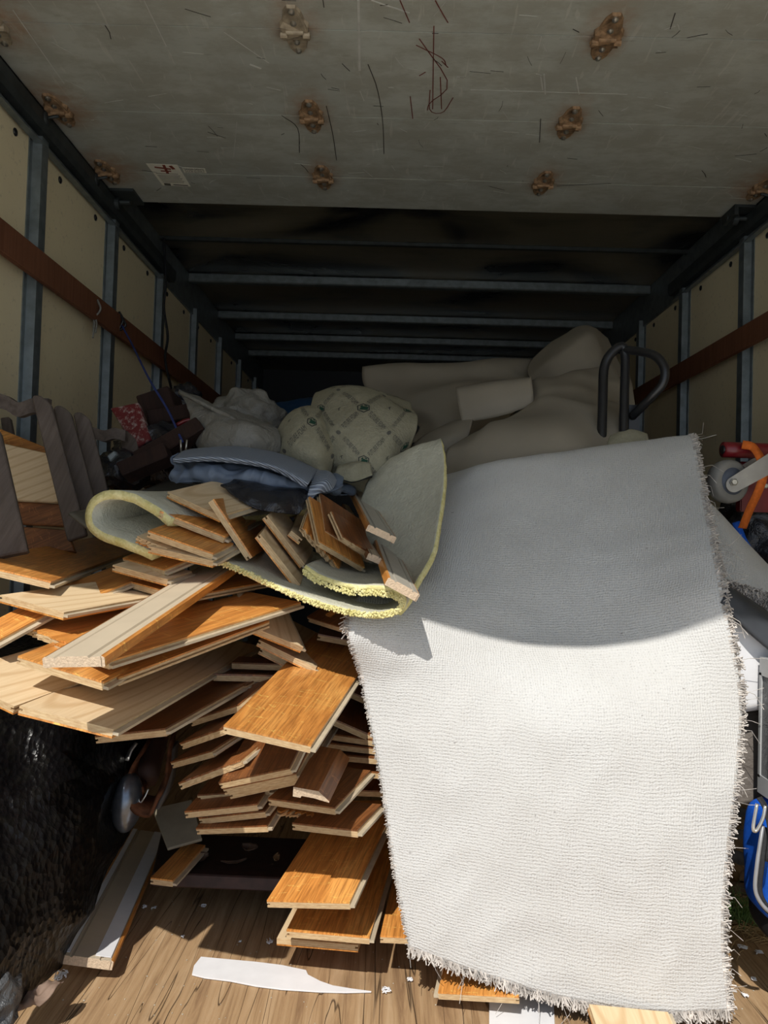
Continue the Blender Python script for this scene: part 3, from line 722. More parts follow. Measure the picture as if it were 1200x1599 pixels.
# ------------------------------------------------------------------ mouldings
def moulding(label, pts, Y, w, t, kind, ext=0, name='moulding', Lt=(.5, 2)):
    A, B, C, D = (list(pts)+[None]*4)[:4]; c, p, R = solve(A, B, C, D, Y, w, .2, .35, Lt)
    mt = Matrix([[*R[0], p[0]], [*R[1], p[1]], [*R[2], p[2]], [0, 0, 0, 1]]); L = p[6]+ext
    LOG.append('%-60s c=%7.1f L=%.2f loc=(%.2f %.2f %.2f) n=(%.2f %.2f %.2f)' % (label[:60], c, L, p[0], p[1], p[2], *R[:, 2]))
    o = empty(name, None, label, 'moulding', 'wood mouldings', mt)
    def ext_prof(nm, prof, mats, y0=0, y1=None):
        y1 = L if y1 is None else y1; bm = bmesh.new(); n = len(prof)
        a = [bm.verts.new((x, y0, z)) for x, z in prof]; b = [bm.verts.new((x, y1, z)) for x, z in prof]
        for k in range(n): bm.faces.new((a[k], a[(k+1) % n], b[(k+1) % n], b[k]))
        bm.faces.new(a).material_index = 1; bm.faces.new(b).material_index = 1
        return link(nm, bm, mats, o)
    h = w/2
    if kind == 'nosing':       # finished face up with a sloping right shoulder
        ext_prof('face_strip', [(-h, 0), (h*.45, 0), (h*1.1, -t*.85), (h*1.1, -t), (h*.2, -t*.8), (-h*.5, -t*.8), (-h*.55, -t), (-h, -t)], [SHFIN, MDFE])
    else:                      # back side up: raised centre, grooves, finished rims
        ext_prof('body', [(-h*.9, -.001), (-h*.62, -.001), (-h*.58, -.003), (-h*.52, -.003), (-h*.48, 0), (h*.48, 0), (h*.52, -.003), (h*.58, -.003), (h*.62, -.001), (h*.9, -.001), (h*.9, -t), (-h*.9, -t)],
                 [GMOLD if kind == 'grey' else MDF, MDFE])
        for s in (-1, 1):
            r = ext_prof('finished_rim', [(s*h*.9, 0), (s*h, -.003), (s*h, -t*1.02), (s*h*.85, -t*1.1), (s*h*.9, -t)], [FIN if kind != 'dark' else SHFIN, MDFE], .002)
        if kind == 'striped': 
            q = ext_prof('primer_stripe', [(h*.28, .0002), (h*.86, .0002), (h*.86, .0014), (h*.28, .0014)], [WHT, WHT], .01); q['label'] = 'white primer stripe'
            ext_prof('primer_edge', [(-h*.88, .0002), (-h*.66, .0002), (-h*.66, .0012), (-h*.88, .0012)], [WHT, WHT], .01)
    return o
m1 = moulding('long tan moulding lying diagonally across the upper planks, back side up', [(64,1026),(162,1024),(396,866)], 1.06, .088, .015, 'tan', Lt=(.75, .04))
# nails along its side
for u in (.15, .45, .75):
    bm = bmesh.new(); bm_tube(bm, [(.032, u*.5, -.008), (.039, u*.5-.004, -.016)], .0008, 6); link('nail', bm, STEEL, m1)
moulding('tan moulding with a white stripe leaning on the deck beside the black tarp', [(93,1490),(177,1500),(262,1303),(205,1293)], 1.49, .105, .018, 'striped')
moulding('upper grey moulding on the foam pad, its pale cut end above the other one', [(577,816),(620,841),(556,738),(530,735)], 1.52, .062, .014, 'grey', .15)
moulding('lower moulding beside the foam lip, orange rim and tip lit by the sun', [(608,898),(657,931),(607,822),(572,812)], 1.42, .066, .016, 'grey', .25)
moulding('dark narrow moulding pressed against the left of the two grey ones', [(578,862),(596,873),(548,790),(536,790)], 1.56, .03, .014, 'dark', .1)
moulding('chunky brown stair nosing with one sloping side in the lower heap', [(459,1229),(512,1238),(536,1192),(484,1183)], 1.34, .062, .018, 'nosing', .05, 'stair_nosing')

# ------------------------------------------------------------------ carpet strip (backing outwards)
rug_rows = [
 [(640,1480,1.47),(760,1524,1.45),(900,1566,1.44),(1030,1584,1.44),(1142,1582,1.44)],
 [(616,1360,1.47),(750,1390,1.455),(890,1420,1.45),(1020,1436,1.45),(1130,1440,1.45)],
 [(594,1210,1.49),(730,1225,1.47),(880,1240,1.46),(1020,1250,1.46),(1146,1252,1.47)],
 [(566,1068,1.50),(710,1080,1.495),(870,1095,1.49),(1020,1100,1.49),(1158,1102,1.50)],
 [(546,966,1.48),(690,975,1.55),(850,985,1.62),(1000,975,1.59),(1134,950,1.52)],
 [(600,880,1.80),(720,885,1.72),(860,890,1.72),(1000,880,1.68),(1117,862,1.60)],
 [(650,800,1.95),(750,800,1.87),(870,795,1.85),(990,785,1.82),(1100,775,1.77)],
 [(688,745,2.10),(770,722,2.0),(875,708,2.0),(980,695,2.0),(1082,682,1.98)]]
last = [spot(*p) for p in rug_rows[-1]]
rug_rows.append([p+Vector((0, .07, -.03)) for p in last]); rug_rows.append([p+Vector((0, .12, -.14)) for p in last]); rug_rows.append([p+Vector((0, .16, -.45)) for p in last])
rug = Sheet(rug_rows, 90, 150, .007, .006, 5, 2)
ro = empty('carpet_strip', onfloor(890, 1580), 'large off-white carpet strip hanging back side out from the heap to the deck', 'carpet')
def reparent(o, par): o.parent = par; o.matrix_parent_inverse = par.matrix_world.inverted(); return o
def sheet_part(sh, nm, mats, par): bpy.context.view_layer.update(); return reparent(sh.build(nm, mats), par)
# orientation: +normal must face the viewer
def facing(sh):
    j, i = sh.nv//2, sh.nu//2; return sh.N[j][i].dot(CAM-sh.P[j][i]) > 0
def flip(sh):
    for r in sh.P: r.reverse()
    for r in sh.U: r.reverse()
    sh.N = sh.normals()
RUGFLIP = not facing(rug)
sheet_part(rug, 'backing', [RUGB, PILE, PILE], ro)
def fringe(bm, sh, edge, n, lmin, lmax, r, seed, v0=0, v1=1, down=.5):
    rr = random.Random(seed)
    for _ in range(n):
        s = rr.uniform(v0, v1)
        if edge == 'R': p = sh.at(1, s, -sh.t*rr.random()); q = sh.at(.985, s)
        elif edge == 'L': p = sh.at(0, s, -sh.t*rr.random()); q = sh.at(.015, s)
        elif edge == 'B': p = sh.at(s, 0, -sh.t*rr.random()); q = sh.at(s, .01)
        else: p = sh.at(s, 1, -sh.t*rr.random()); q = sh.at(s, .99)
        d = (p-q).normalized(); l = rr.uniform(lmin, lmax)
        jit = lambda a: Vector((rr.uniform(-a, a), rr.uniform(-a, a), rr.uniform(-a, a)))
        a = (d+jit(.8)).normalized(); p1 = p+a*l*.5; p2 = p1+(a+jit(.9)+Vector((0, 0, -down))).normalized()*l*.5
        bm_tube(bm, [p-d*.006, p1, p2], r*rr.uniform(.7, 1.3), 4)
bm = bmesh.new()
fringe(bm, rug, 'R', 2100, .006, .017, .0013, 1, 0, .8); fringe(bm, rug, 'B', 1300, .006, .02, .0014, 2)
fringe(bm, rug, 'L', 700, .003, .007, .0009, 3, 0, .45); fringe(bm, rug, 'L', 60, .01, .022, .001, 4, .38, .42)
fr = reparent(link('frayed_fringe', bm, THREAD), ro); fr['kind'] = 'stuff'
bm = bmesh.new(); fringe(bm, rug, 'R', 60, .03, .07, .0005, 6, 0, .8); fringe(bm, rug, 'B', 30, .03, .08, .0005, 7)
fr = reparent(link('loose_threads', bm, THREAD), ro); fr['kind'] = 'stuff'

# second carpet behind, right
def sheet_obj(name, ctrl, mats, label, cat, nu=40, nv=40, thick=.006, wr=0, ws=6, seed=0, group=None, fine=0, keep=False):
    sh = Sheet(ctrl, nu, nv, thick, wr, ws, seed, fine)
    o = sh.build(name, mats); tag(o, label, cat, group); return (o, sh) if keep else o
c2 = [[(1095,900,1.72),(1150,912,1.70),(1215,935,1.68),(1300,985,1.66)],
      [(1095,850,1.80),(1150,865,1.78),(1215,905,1.76),(1300,955,1.74)],
      [(1095,775,1.95),(1125,800,1.93),(1205,888,1.90),(1300,985,1.86)],
      [(1095,800,2.05),(1125,830,2.03),(1205,920,2.0),(1300,1010,1.96)]]
o2, s2 = sheet_obj('rolled_carpet', c2, [RUGB, PILE, PILE], 'grey carpet roll behind the right edge of the large strip, cut pile rim showing', 'carpet', 40, 30, .03, .003, 5, 5, keep=True)
bm = bmesh.new(); fringe(bm, s2, 'B', 1600, .008, .02, .0014, 12)
for _ in range(1200):
    p = s2.at(random.random(), 0, -s2.t*random.random()*1.1); q = p+Vector((random.uniform(-.006, .006), -random.uniform(.006, .015), random.uniform(-.008, .006)))
    bm_tube(bm, [p, q], .0014, 4)
f2 = link('pile_tufts', bm, THREAD, o2); f2['kind'] = 'stuff'

# ------------------------------------------------------------------ foam carpet padding
def sweep(profile, dirs, **kw):
    """profile points (px,py,Y) swept along a list of world offsets"""
    base = [spot(*p) for p in profile]
    return [[b+Vector(d) for b in base] for d in dirs]
prof = [(330,872,1.53),(372,885,1.50),(420,908,1.48),(470,930,1.46),(530,949,1.44),(585,957,1.43),(618,951,1.42),(628,938,1.42),(616,926,1.43),(585,922,1.45),(545,920,1.47),(500,905,1.50),(474,889,1.52)]
sheet_obj('foam_pad', sweep(prof, [(0, 0, 0), (.02, .18, .012), (.05, .42, .045)]), [FOAM, FOAMC, FOAM], 'yellow foam padding folded back on itself, bright torn lip over the planks', 'carpet padding', 90, 16, .010, .003, 9, 3, fine=.0012)
bm = bmesh.new()
rr = random.Random(5); path = crs([spot(*p) for p in prof], 420)
for p in path:
    for _ in range(3):
        q = p+Vector((rr.uniform(-.003, .003), -rr.uniform(-.002, .002), rr.uniform(-.010, .001))); r = rr.uniform(.0012, .0032)
        bmesh.ops.create_icosphere(bm, subdivisions=1, radius=r, matrix=Matrix.Translation(q))
fp = bpy.data.objects['foam_pad']; k = link('torn_foam_rim', bm, FOAMC, fp, True); k['kind'] = 'stuff'
def decal_text(txt, pos, ux, uz, size, mat, parent, nm='lettering', th=.0006):
    vs, fs = text_mesh(txt, size); bm = bmesh.new(); bv = [bm.verts.new(pos+ux*v.x+uz*v.y) for v in vs]
    for t in fs:
        try: bm.faces.new([bv[i] for i in t])
        except ValueError: pass
    return link(nm, bm, mat, parent)
pad_rows = [[(570,965,1.58),(590,962,1.56),(612,958,1.53),(636,935,1.52)],
  [(560,905,1.72),(600,905,1.70),(640,895,1.67),(672,868,1.65)],
  [(560,840,1.86),(600,835,1.84),(650,820,1.80),(689,795,1.77)],
  [(565,780,1.98),(605,765,1.95),(655,745,1.92),(694,725,1.89)],
  [(585,735,2.06),(615,715,2.03),(655,697,1.99),(689,686,1.97)],
  [(600,735,2.12),(625,722,2.10),(660,706,2.06),(690,700,2.04)],
  [(610,780,2.20),(635,770,2.18),(665,750,2.12),(692,740,2.10)]]
sheet_obj('foam_pad', pad_rows, [FOAM, FOAMC, FOAM], 'pale green-grey sheet of padding arching up between printed roll and carpet', 'carpet padding', 40, 70, .012, .004, 7, 8, fine=.0012)
prof = [(262,822,1.52),(232,798,1.54),(200,783,1.56),(170,780,1.57),(149,790,1.575),(143,808,1.57),(152,826,1.56),(180,838,1.54),(212,850,1.52),(240,862,1.51)]
rows3 = sweep(prof, [(0, 0, 0), (.10, .22, .012), (.24, .5, .045)])
for k in (1, 2):
    for i in range(6, 10): rows3[k][i].z += .045*k
o3 = sheet_obj('foam_pad', rows3, [FOAM, FOAMC, FOAM], 'loop of cream padding curling open beside the orange planks at left', 'carpet padding', 70, 14, .019, .003, 8, 4, fine=.0012)
sheet_obj('hardboard_sheet', [[(108,800,1.68),(150,830,1.66),(215,850,1.62)], [(170,785,1.85),(230,800,1.85),(300,800,1.8)], [(300,735,2.3),(345,740,2.28),(420,745,2.25)]], [plain('tan_board', (.13, .115, .085), .6)]*3,
  'thin dull tan sheet lying under the cream loop of padding', 'board', 20, 20, .006)

# printed padding rolls
def hexmark(sh, u, v, su, sv, mat_o, mat_i, par):
    bm = bmesh.new()
    def P2(a, b, off): return sh.at(u+a*su, v+b*sv, off)
    hx = [(math.cos(math.radians(60*k+30)), math.sin(math.radians(60*k+30))) for k in range(6)]
    for k in range(6):
        a, b = hx[k], hx[(k+1) % 6]
        q = [P2(a[0], a[1], .0012), P2(b[0], b[1], .0012), P2(b[0]*.84, b[1]*.84, .0012), P2(a[0]*.84, a[1]*.84, .0012)]
        bm.faces.new([bm.verts.new(x) for x in q])
    o = link('hexagon_mark', bm, mat_o, par)
    bm = bmesh.new()
    for poly in ([(-.62,-.35),(.55,-.5),(.7,.1),(-.1,.35)], [(-.5,.1),(-.3,.5),(-.05,.62),(-.15,.2)], [(.2,.4),(.6,.25),(.5,.5),(.1,.62)]):
        bm.faces.new([bm.verts.new(P2(a, b, .0012)) for a, b in poly])
    link('mountain_emblem', bm, mat_i, o)
def print_roll(sh, par, nodes_u, nodes_v, su, sv, skew=0, aspect=1):
    """lattice print: words along the diagonals, hexagons and dots at the crossings, small arrows in the cells"""
    vs, fs = text_mesh('FUTURE FOAM')
    tw = max(v.x for v in vs)-min(v.x for v in vs)
    bmT = bmesh.new(); bmD = bmesh.new(); bmA = bmesh.new()
    au, av = .5/nodes_u, .5/nodes_v
    def nd(i, j): return .5+skew+(i-j)*au, .5+(i+j)*av
    R_ = range(-8, 9); ok = lambda u, v, m=.02: m < u < 1-m and m < v < 1-m
    for i in R_:
        for j in R_:
            u, v = nd(i, j)
            if ok(u, v, .03):
                if (i % 2 == 0) == (j % 2 == 0) and i % 2 == 0 or (i % 2 and j % 2): hexmark(sh, u, v, su, sv, INKB, INKG, par)
                else:
                    ring = [bmD.verts.new(sh.at(u+.42*su*math.cos(t*math.pi/4), v+.42*sv*math.sin(t*math.pi/4), .0012)) for t in range(8)]; bmD.faces.new(ring)
            for di, dj in ((1, 0), (0, 1)):
                u2, v2 = nd(i+di, j+dj); a = (u+(u2-u)*.22, v+(v2-v)*.22); b = (u+(u2-u)*.78, v+(v2-v)*.78)
                if not (ok(*a) and ok(*b)): continue
                du, dv = b[0]-a[0], b[1]-a[1]; cu, cv = (a[0]+b[0])/2, (a[1]+b[1])/2
                pu, pv = -.2*au, .2*av
                if dj: du, dv, pu, pv = -du, -dv, .2*au, .2*av
                bv = [bmT.verts.new(sh.at(cu+du*t.x/tw+pu*t.y, cv+dv*t.x/tw+pv*t.y, .0012)) for t in vs]
                for t in fs:
                    try: bmT.faces.new([bv[q] for q in t])
                    except ValueError: pass
            cu, cv = nd(i+.5, j+.5)
            if ok(cu, cv, .04) and (i+j) % 2:
                for poly in ([(-.45,-.1),(.1,.05),(.1,.2)], [(.05,-.45),(.2,-.4),(.2,.1),(.08,.1)], [(.1,.05),(.5,.45),(.4,.5),(.02,.2)]):
                    bmA.faces.new([bmA.verts.new(sh.at(cu+a*su*.8, cv+b*sv*.8, .0012)) for a, b in poly])
    link('printed_words', bmT, INKD, par)['kind'] = 'stuff'; link('printed_dots', bmD, INKD, par)['kind'] = 'stuff'; link('printed_arrows', bmA, INKB, par)['kind'] = 'stuff'
r2 = [[(500,745,2.12),(545,760,2.08),(590,770,2.08),(625,740,2.14)],
      [(486,700,2.14),(535,715,2.05),(595,720,2.04),(645,690,2.14)],
      [(484,655,2.20),(530,665,2.10),(600,665,2.09),(652,655,2.2)],
      [(488,625,2.32),(530,618,2.26),(595,622,2.26),(645,638,2.34)],
      [(496,615,2.45),(530,604,2.44),(585,608,2.45),(640,628,2.48)],
      [(500,640,2.6),(530,630,2.6),(585,634,2.6),(640,650,2.6)]]
o, sh = sheet_obj('padding_roll', r2, [PAPER, FOAMC, FOAM], 'bulging padding roll printed with green hexagons and words, right of the two', 'carpet padding', 60, 70, .014, .008, 5, 3, keep=True)
print_roll(sh, o, 2.6, 3.4, .05, .030, .02)
r1 = [[(432,722,2.05),(465,732,2.02),(500,742,2.02),(516,738,2.06)],
      [(430,690,2.08),(460,695,2.0),(497,700,2.0),(522,700,2.08)],
      [(440,660,2.14),(465,658,2.08),(497,662,2.08),(517,672,2.14)],
      [(460,640,2.2),(475,637,2.18),(495,638,2.18),(510,645,2.22)],
      [(468,640,2.3),(480,634,2.3),(495,636,2.3),(508,646,2.3)]]
o, sh = sheet_obj('padding_roll', r1, [PAPER, FOAMC, FOAM], 'smaller printed padding roll, upright and torn, left of the bulging one', 'carpet padding', 40, 40, .012, .006, 6, 9, keep=True)
print_roll(sh, o, 1.3, 1.5, .085, .06, .06)
sheet_obj('padding_scrap', [[(522,742,2.0),(550,752,1.98),(582,742,2.0)], [(528,728,2.02),(555,722,2.0),(578,722,2.03)], [(530,730,2.12),(555,724,2.12),(576,728,2.12)]], [PAPER, BLACK, PAPER],
  'curled end of padding with a dark hollow under the bulging printed roll', 'carpet padding', 20, 16, .01, .002)
sheet_obj('padding_scrap', [[(948,700,2.1),(980,700,2.1),(1015,695,2.1)], [(950,690,2.12),(982,678,2.12),(1013,684,2.12)], [(955,680,2.16),(983,671,2.16),(1010,678,2.16)], [(958,700,2.25),(983,695,2.25),(1010,700,2.25)]], [PAPER, FOAMC, FOAM],
  'small curved bit of printed padding just behind the top edge of the carpet', 'carpet padding', 20, 16, .01, .003)

# ------------------------------------------------------------------ cream vinyl sheets at the back
G = 'cream sheets piled at the back'
sheet_obj('vinyl_sheet', [[(640,690,2.7),(700,700,2.65),(760,680,2.7),(840,680,2.8)], [(655,665,2.78),(690,650,2.68),(770,630,2.7),(850,640,2.8)],
  [(600,640,2.9),(670,625,2.75),(760,605,2.75),(850,610,2.9)], [(568,600,3.0),(660,598,2.88),(750,592,2.88),(845,590,3.0)], [(566,571,3.05),(650,567,3.0),(740,564,3.0),(830,565,3.05)], [(568,590,3.3),(650,585,3.3),(740,580,3.3),(830,580,3.3)]],
  [VINYL]*3, 'wide cream sheet bulging at the back, its straight top edge nearest the front wall', 'flooring sheet', 50, 50, .003, .022, 2.5, 1, G)
sheet_obj('vinyl_sheet', [[(722,660,2.45),(780,650,2.42),(834,632,2.42)], [(717,638,2.46),(775,622,2.42),(833,612,2.42)], [(712,608,2.5),(770,597,2.46),(830,589,2.46)], [(716,604,2.56),(770,594,2.56),(830,588,2.56)]],
  [VINYL]*3, 'rectangular cream flap folded forward in the middle of the back sheets', 'flooring sheet', 24, 16, .003, .004, 4, 2, G)
sheet_obj('vinyl_sheet', [[(860,640,2.75),(910,640,2.7),(960,640,2.75),(985,640,2.85)], [(835,600,2.85),(880,592,2.75),(940,585,2.75),(975,590,2.9)], [(826,570,2.95),(870,558,2.82),(925,545,2.8),(962,560,2.95)], [(862,535,2.98),(895,520,2.92),(925,517,2.9),(948,530,3.0)], [(885,530,3.1),(905,512,3.1),(925,514,3.1),(945,530,3.15)], [(885,560,3.3),(905,545,3.3),(925,550,3.3),(945,560,3.3)]],
  [VINYL]*3, 'peaked cream sheet rising highest, just left of the black handle', 'flooring sheet', 50, 50, .003, .022, 3, 3, G)
sheet_obj('vinyl_sheet', [[(690,760,2.1),(780,740,2.05),(880,720,2.05),(985,710,2.15)], [(700,712,2.2),(790,690,2.12),(880,675,2.12),(980,665,2.25)], [(740,680,2.3),(800,655,2.22),(880,640,2.25),(975,625,2.4)], [(790,655,2.45),(825,630,2.4),(860,610,2.4),(965,590,2.55)], [(815,640,2.6),(835,600,2.55),(868,592,2.55),(955,570,2.7)], [(815,650,2.7),(835,620,2.7),(868,610,2.7),(955,600,2.8)]],
  [VINYL]*3, 'large cream sheet draped in soft folds directly behind the carpet top', 'flooring sheet', 60, 50, .003, .03, 3.2, 4, G)
sheet_obj('vinyl_sheet', [[(640,720,2.35),(690,715,2.33),(730,700,2.35)], [(650,690,2.4),(695,680,2.36),(735,668,2.38)], [(700,662,2.5),(722,655,2.48),(740,650,2.48)], [(705,665,2.6),(722,660,2.6),(740,655,2.6)]],
  [VINYL]*3, 'small slanting cream offcut between the padding sheet and the folded flap', 'flooring sheet', 20, 20, .003, .006, 5, 6, G)
sheet_obj('vinyl_sheet', [[(965,700,2.35),(985,695,2.33),(998,690,2.35)], [(960,640,2.45),(975,635,2.43),(992,632,2.45)], [(962,612,2.55),(975,600,2.52),(988,600,2.55)], [(966,590,2.7),(976,585,2.7),(984,588,2.7)]],
  [VINYL]*3, 'narrow cream roll edge standing right behind the black handle uprights', 'flooring sheet', 16, 20, .004, .004, 5, 7, G)

# ------------------------------------------------------------------ hand truck
ht = empty('hand_truck', spot(960, 690, 2.15), 'black tubular hand truck handle with a round side loop beside the right wall', 'hand truck')
def htube(nm, pts, r=.0135):
    o = tube(nm, [spot(*p) for p in pts], r, BLACK, None, 40); bpy.context.view_layer.update(); return reparent(o, ht)
htube('frame_tube', [(938,760,2.12),(940,690,2.14),(942,620,2.18),(944,575,2.2),(955,552,2.2),(972,541,2.2),(977,560,2.2),(976,610,2.18),(974,690,2.14),(974,760,2.12)])
htube('side_loop', [(976,546,2.2),(1000,549,2.16),(1024,556,2.12),(1038,574,2.1),(1036,598,2.1),(1018,620,2.12),(1000,638,2.15),(988,650,2.18)], .0125)
htube('cross_bar', [(940,700,2.14),(974,700,2.14)], .012)
bpy.context.view_layer.update()
reparent(box('bracket', tuple(spot(990, 660, 2.19)-Vector((.02, .01, .03))), tuple(spot(990, 660, 2.19)+Vector((.015, .01, .05))), BLACK, None, .004), ht)

# ------------------------------------------------------------------ red dolly with caster and strap
dl = empty('furniture_dolly', spot(1165, 750, 1.95), 'red steel dolly stood on end at the right wall with a grey caster wheel', 'dolly')
bpy.context.view_layer.update()
K = lambda o: reparent(o, dl)
K(tube('frame_tube', [spot(1130,702,1.95), spot(1240,706,1.97)], .020, REDP, None, 6, seg=18))
bm = bmesh.new(); bm_lathe(bm, [(.011, 0), (.011, .006)], 16, Matrix.Translation(spot(1130,702,1.95)+Vector((-.003, 0, 0))) @ Matrix.Rotation(math.pi/2, 4, 'Y')); K(link('tube_mouth', bm, BLACK))
a = spot(1150,722,2.02); b = spot(1230,800,1.96)
K(box('base_plate', (a.x, 1.99, b.z), (b.x, 2.02, a.z), REDP, None, .003))
wc = spot(1137,752,1.93)
wm = Matrix.Translation(wc) @ Matrix.Rotation(math.radians(18), 4, 'Z') @ Matrix.Rotation(math.pi/2, 4, 'X')
bm = bmesh.new(); bm_lathe(bm, [(.03, -.018), (.045, -.02), (.053, -.014), (.055, 0), (.053, .014), (.045, .02), (.03, .018)], 40, wm); K(link('caster_wheel', bm, RUBBER, None, True))
bm = bmesh.new(); bm_lathe(bm, [(.012, -.022), (.032, -.019), (.034, .019), (.012, .024)], 32, wm); K(link('wheel_hub', bm, plain('blue_grey_hub', (.09, .105, .14), .5), None, True))
fd = (spot(1200,725,1.9)-spot(1145,757,1.9)); fd.y = 0; ln = fd.length; ang = math.atan2(fd.z, fd.x)
for s in (-1, 1):
    bm = bmesh.new(); n = 10; prof = [(0.019*math.cos(t), .019*math.sin(t)) for t in [math.pi/2+math.pi*k/n for k in range(n+1)]]+[(ln+.03, -.024), (ln+.03, .024)]
    mt = Matrix.Translation(spot(1145,757,1.9)+Vector((0, .03+s*.03-.004, 0))) @ Matrix.Rotation(-ang, 4, 'Y')
    a = [bm.verts.new(mt @ Vector((x, -.002, z))) for x, z in prof]; b = [bm.verts.new(mt @ Vector((x, .002, z))) for x, z in prof]
    for k in range(len(prof)): bm.faces.new((a[k], a[(k+1) % len(prof)], b[(k+1) % len(prof)], b[k]))
    bm.faces.new(a); bm.faces.new(b); K(link('fork_plate', bm, plain('fork_steel', (.36, .345, .32), .4, .6)))
def bolt(p, r=.007):
    bm = bmesh.new(); bm_lathe(bm, [(r, 0), (r, .006), (r*.7, .008)], 6, Matrix.Translation(p) @ Matrix.Rotation(math.pi/2, 4, 'X')); K(link('bolt', bm, STEEL))
bolt(spot(1146,753,1.892), .009)
for p in ((1195,716,1.93),(1195,759,1.95),(1176,716,1.97)): bolt(spot(*p))
sp = [(1160,694,1.925),(1176,698,1.92),(1188,715,1.90),(1193,740,1.895),(1186,765,1.9),(1172,795,1.93),(1160,825,1.96)]
def ribbon(name, pts, w, mat, axis=Vector((1, 0, .25)), th=.002, n=40):
    c = crs([spot(*p) for p in pts], n); bm = bmesh.new(); L = []
    for i, p in enumerate(c):
        d = (c[min(i+1, n)]-c[max(i-1, 0)]).normalized(); s = d.cross(Vector((0, 1, 0))).normalized()*w/2; q = Vector((0, th, 0))
        L.append([bm.verts.new(x) for x in (p-s, p+s, p+s+q, p-s+q)])
    for a, b in zip(L, L[1:]):
        for k in range(4): bm.faces.new((a[k], a[(k+1) % 4], b[(k+1) % 4], b[k]))
    bm.faces.new(L[0]); bm.faces.new(L[-1]); return link(name, bm, mat, None, True)
tag(ribbon('ratchet_strap', sp, .021, ORST), 'orange webbing strap looped around the red dolly and its caster fork', 'strap')
tag(ribbon('blue_strap', [(1150,815,2.0),(1162,845,1.99),(1178,870,1.97),(1190,890,1.95)], .02, BLUEF), 'blue strap hanging below the orange one by the right wall', 'strap')
tag(blob('black_sack', spot(1195,840,2.2), (.13, .1, .13), BPL, .2, 3, 4), 'black plastic sack slumped under the red dolly', 'bag')

# ------------------------------------------------------------------ things along the right edge
sheet_obj('rubber_mat', [[(1128,940,1.52),(1170,985,1.51),(1260,1060,1.50)], [(1136,918,1.54),(1180,950,1.53),(1260,1015,1.52)], [(1138,914,1.62),(1185,944,1.60),(1262,1005,1.58)]], [plain('dark_rubber', (.03, .034, .042), .55)]*3,
  'dark rubber sheet edge running down right under the carpet roll', 'mat', 20, 10, .008, .002)
sheet_obj('white_board', [[(1120,1120,1.55),(1160,1112,1.55),(1260,1100,1.55)], [(1120,1020,1.545),(1160,1020,1.545),(1260,1040,1.545)], [(1122,930,1.54),(1160,955,1.54),(1260,1020,1.54)]], [WHT]*3,
  'glaring white board standing behind the right edge of the carpet', 'board', 14, 14, .006, .002)
sheet_obj('grey_mat', [[(1125,1260,1.60),(1160,1256,1.58),(1240,1245,1.56)], [(1125,1180,1.61),(1160,1180,1.59),(1240,1170,1.57)], [(1128,1118,1.63),(1160,1112,1.61),(1240,1100,1.59)]], [MATG]*3,
  'grey-brown leathery mat below the white board at the right', 'mat', 24, 24, .006, .003)
cs = empty('storage_case', spot(1200, 1250, 1.5), 'grey-framed clear plastic case cut by the right edge of the frame', 'case')
bpy.context.view_layer.update()
a = spot(1203,1250,1.48); b = spot(1200,1032,1.48)
bm = bmesh.new(); bm_box(bm, (a.x, 1.48, b.z-.035), (a.x+.30, 1.53, b.z)); bm_box(bm, (a.x, 1.48, a.z), (a.x+.30, 1.53, a.z+.035)); bm_box(bm, (a.x, 1.48, a.z+.03), (a.x+.012, 1.488, b.z-.03)); bm_box(bm, (a.x, 1.522, a.z+.03), (a.x+.012, 1.53, b.z-.03)); bm_box(bm, (a.x+.288, 1.48, a.z+.03), (a.x+.30, 1.53, b.z-.03)); 
reparent(link('frame', bm, GPLAS), cs)
reparent(box('window_pane', (a.x+.003, 1.489, a.z+.035), (a.x+.288, 1.525, b.z-.035), CPL), cs)
# blue tool bag
tb = empty('tool_bag', onfloor(1215, 1490), 'royal blue zipped tool bag with black base cut by the right edge', 'bag')
bpy.context.view_layer.update(); KT = lambda o: reparent(o, tb)
def rbox(nm, c, h, mat, rot=0, e=.35, wr=.004, sub=4):
    bm = bmesh.new(); bmesh.ops.create_cube(bm, size=2); bmesh.ops.subdivide_edges(bm, edges=bm.edges, cuts=14, use_grid_fill=True)
    R = Matrix.Rotation(rot, 3, 'Y')
    for v in bm.verts:
        n = Vector(v.co); r = (abs(n.x)**6+abs(n.y)**6+abs(n.z)**6)**(1/6); n /= r
        p = Vector((n.x*h[0], n.y*h[1], n.z*h[2])); p += Vector((noise.noise(p*14), noise.noise(p*14+Vector((9, 0, 0))), noise.noise(p*14+Vector((0, 9, 0)))))*wr*2
        v.co = R @ p + c
    return link(nm, bm, mat, None, True)
bc = spot(1200,1370,1.42)+Vector((.130, .07, 0))
KT(rbox('body', bc+Vector((0, 0, .005)), (.125, .065, .105), BLUEF)); KT(rbox('base', bc+Vector((.01, .005, -.10)), (.118, .07, .045), BLKF)); KT(rbox('top_flap', bc+Vector((.03, .005, .115)), (.10, .055, .022), BLKF))
zp = [(1192,1290,1.41),(1188,1315,1.40),(1183,1350,1.39),(1180,1385,1.385),(1186,1405,1.38),(1200,1422,1.375),(1215,1430,1.375)]
zo = KT(tube('zip', [spot(*p) for p in zp], .0035, plain('zip_grey', (.28, .28, .29), .4, .3), None, 50)); 
KT(tube('zip_tape', [spot(p[0]+4, p[1]+2, p[2]+.006) for p in zp], .008, BLKF, None, 40, flat=.5))
KT(tube('strap_handle', [spot(*p) for p in [(1186,1245,1.42),(1196,1262,1.41),(1204,1300,1.40),(1200,1345,1.395)]], .008, BLKF, None, 24, flat=.4))
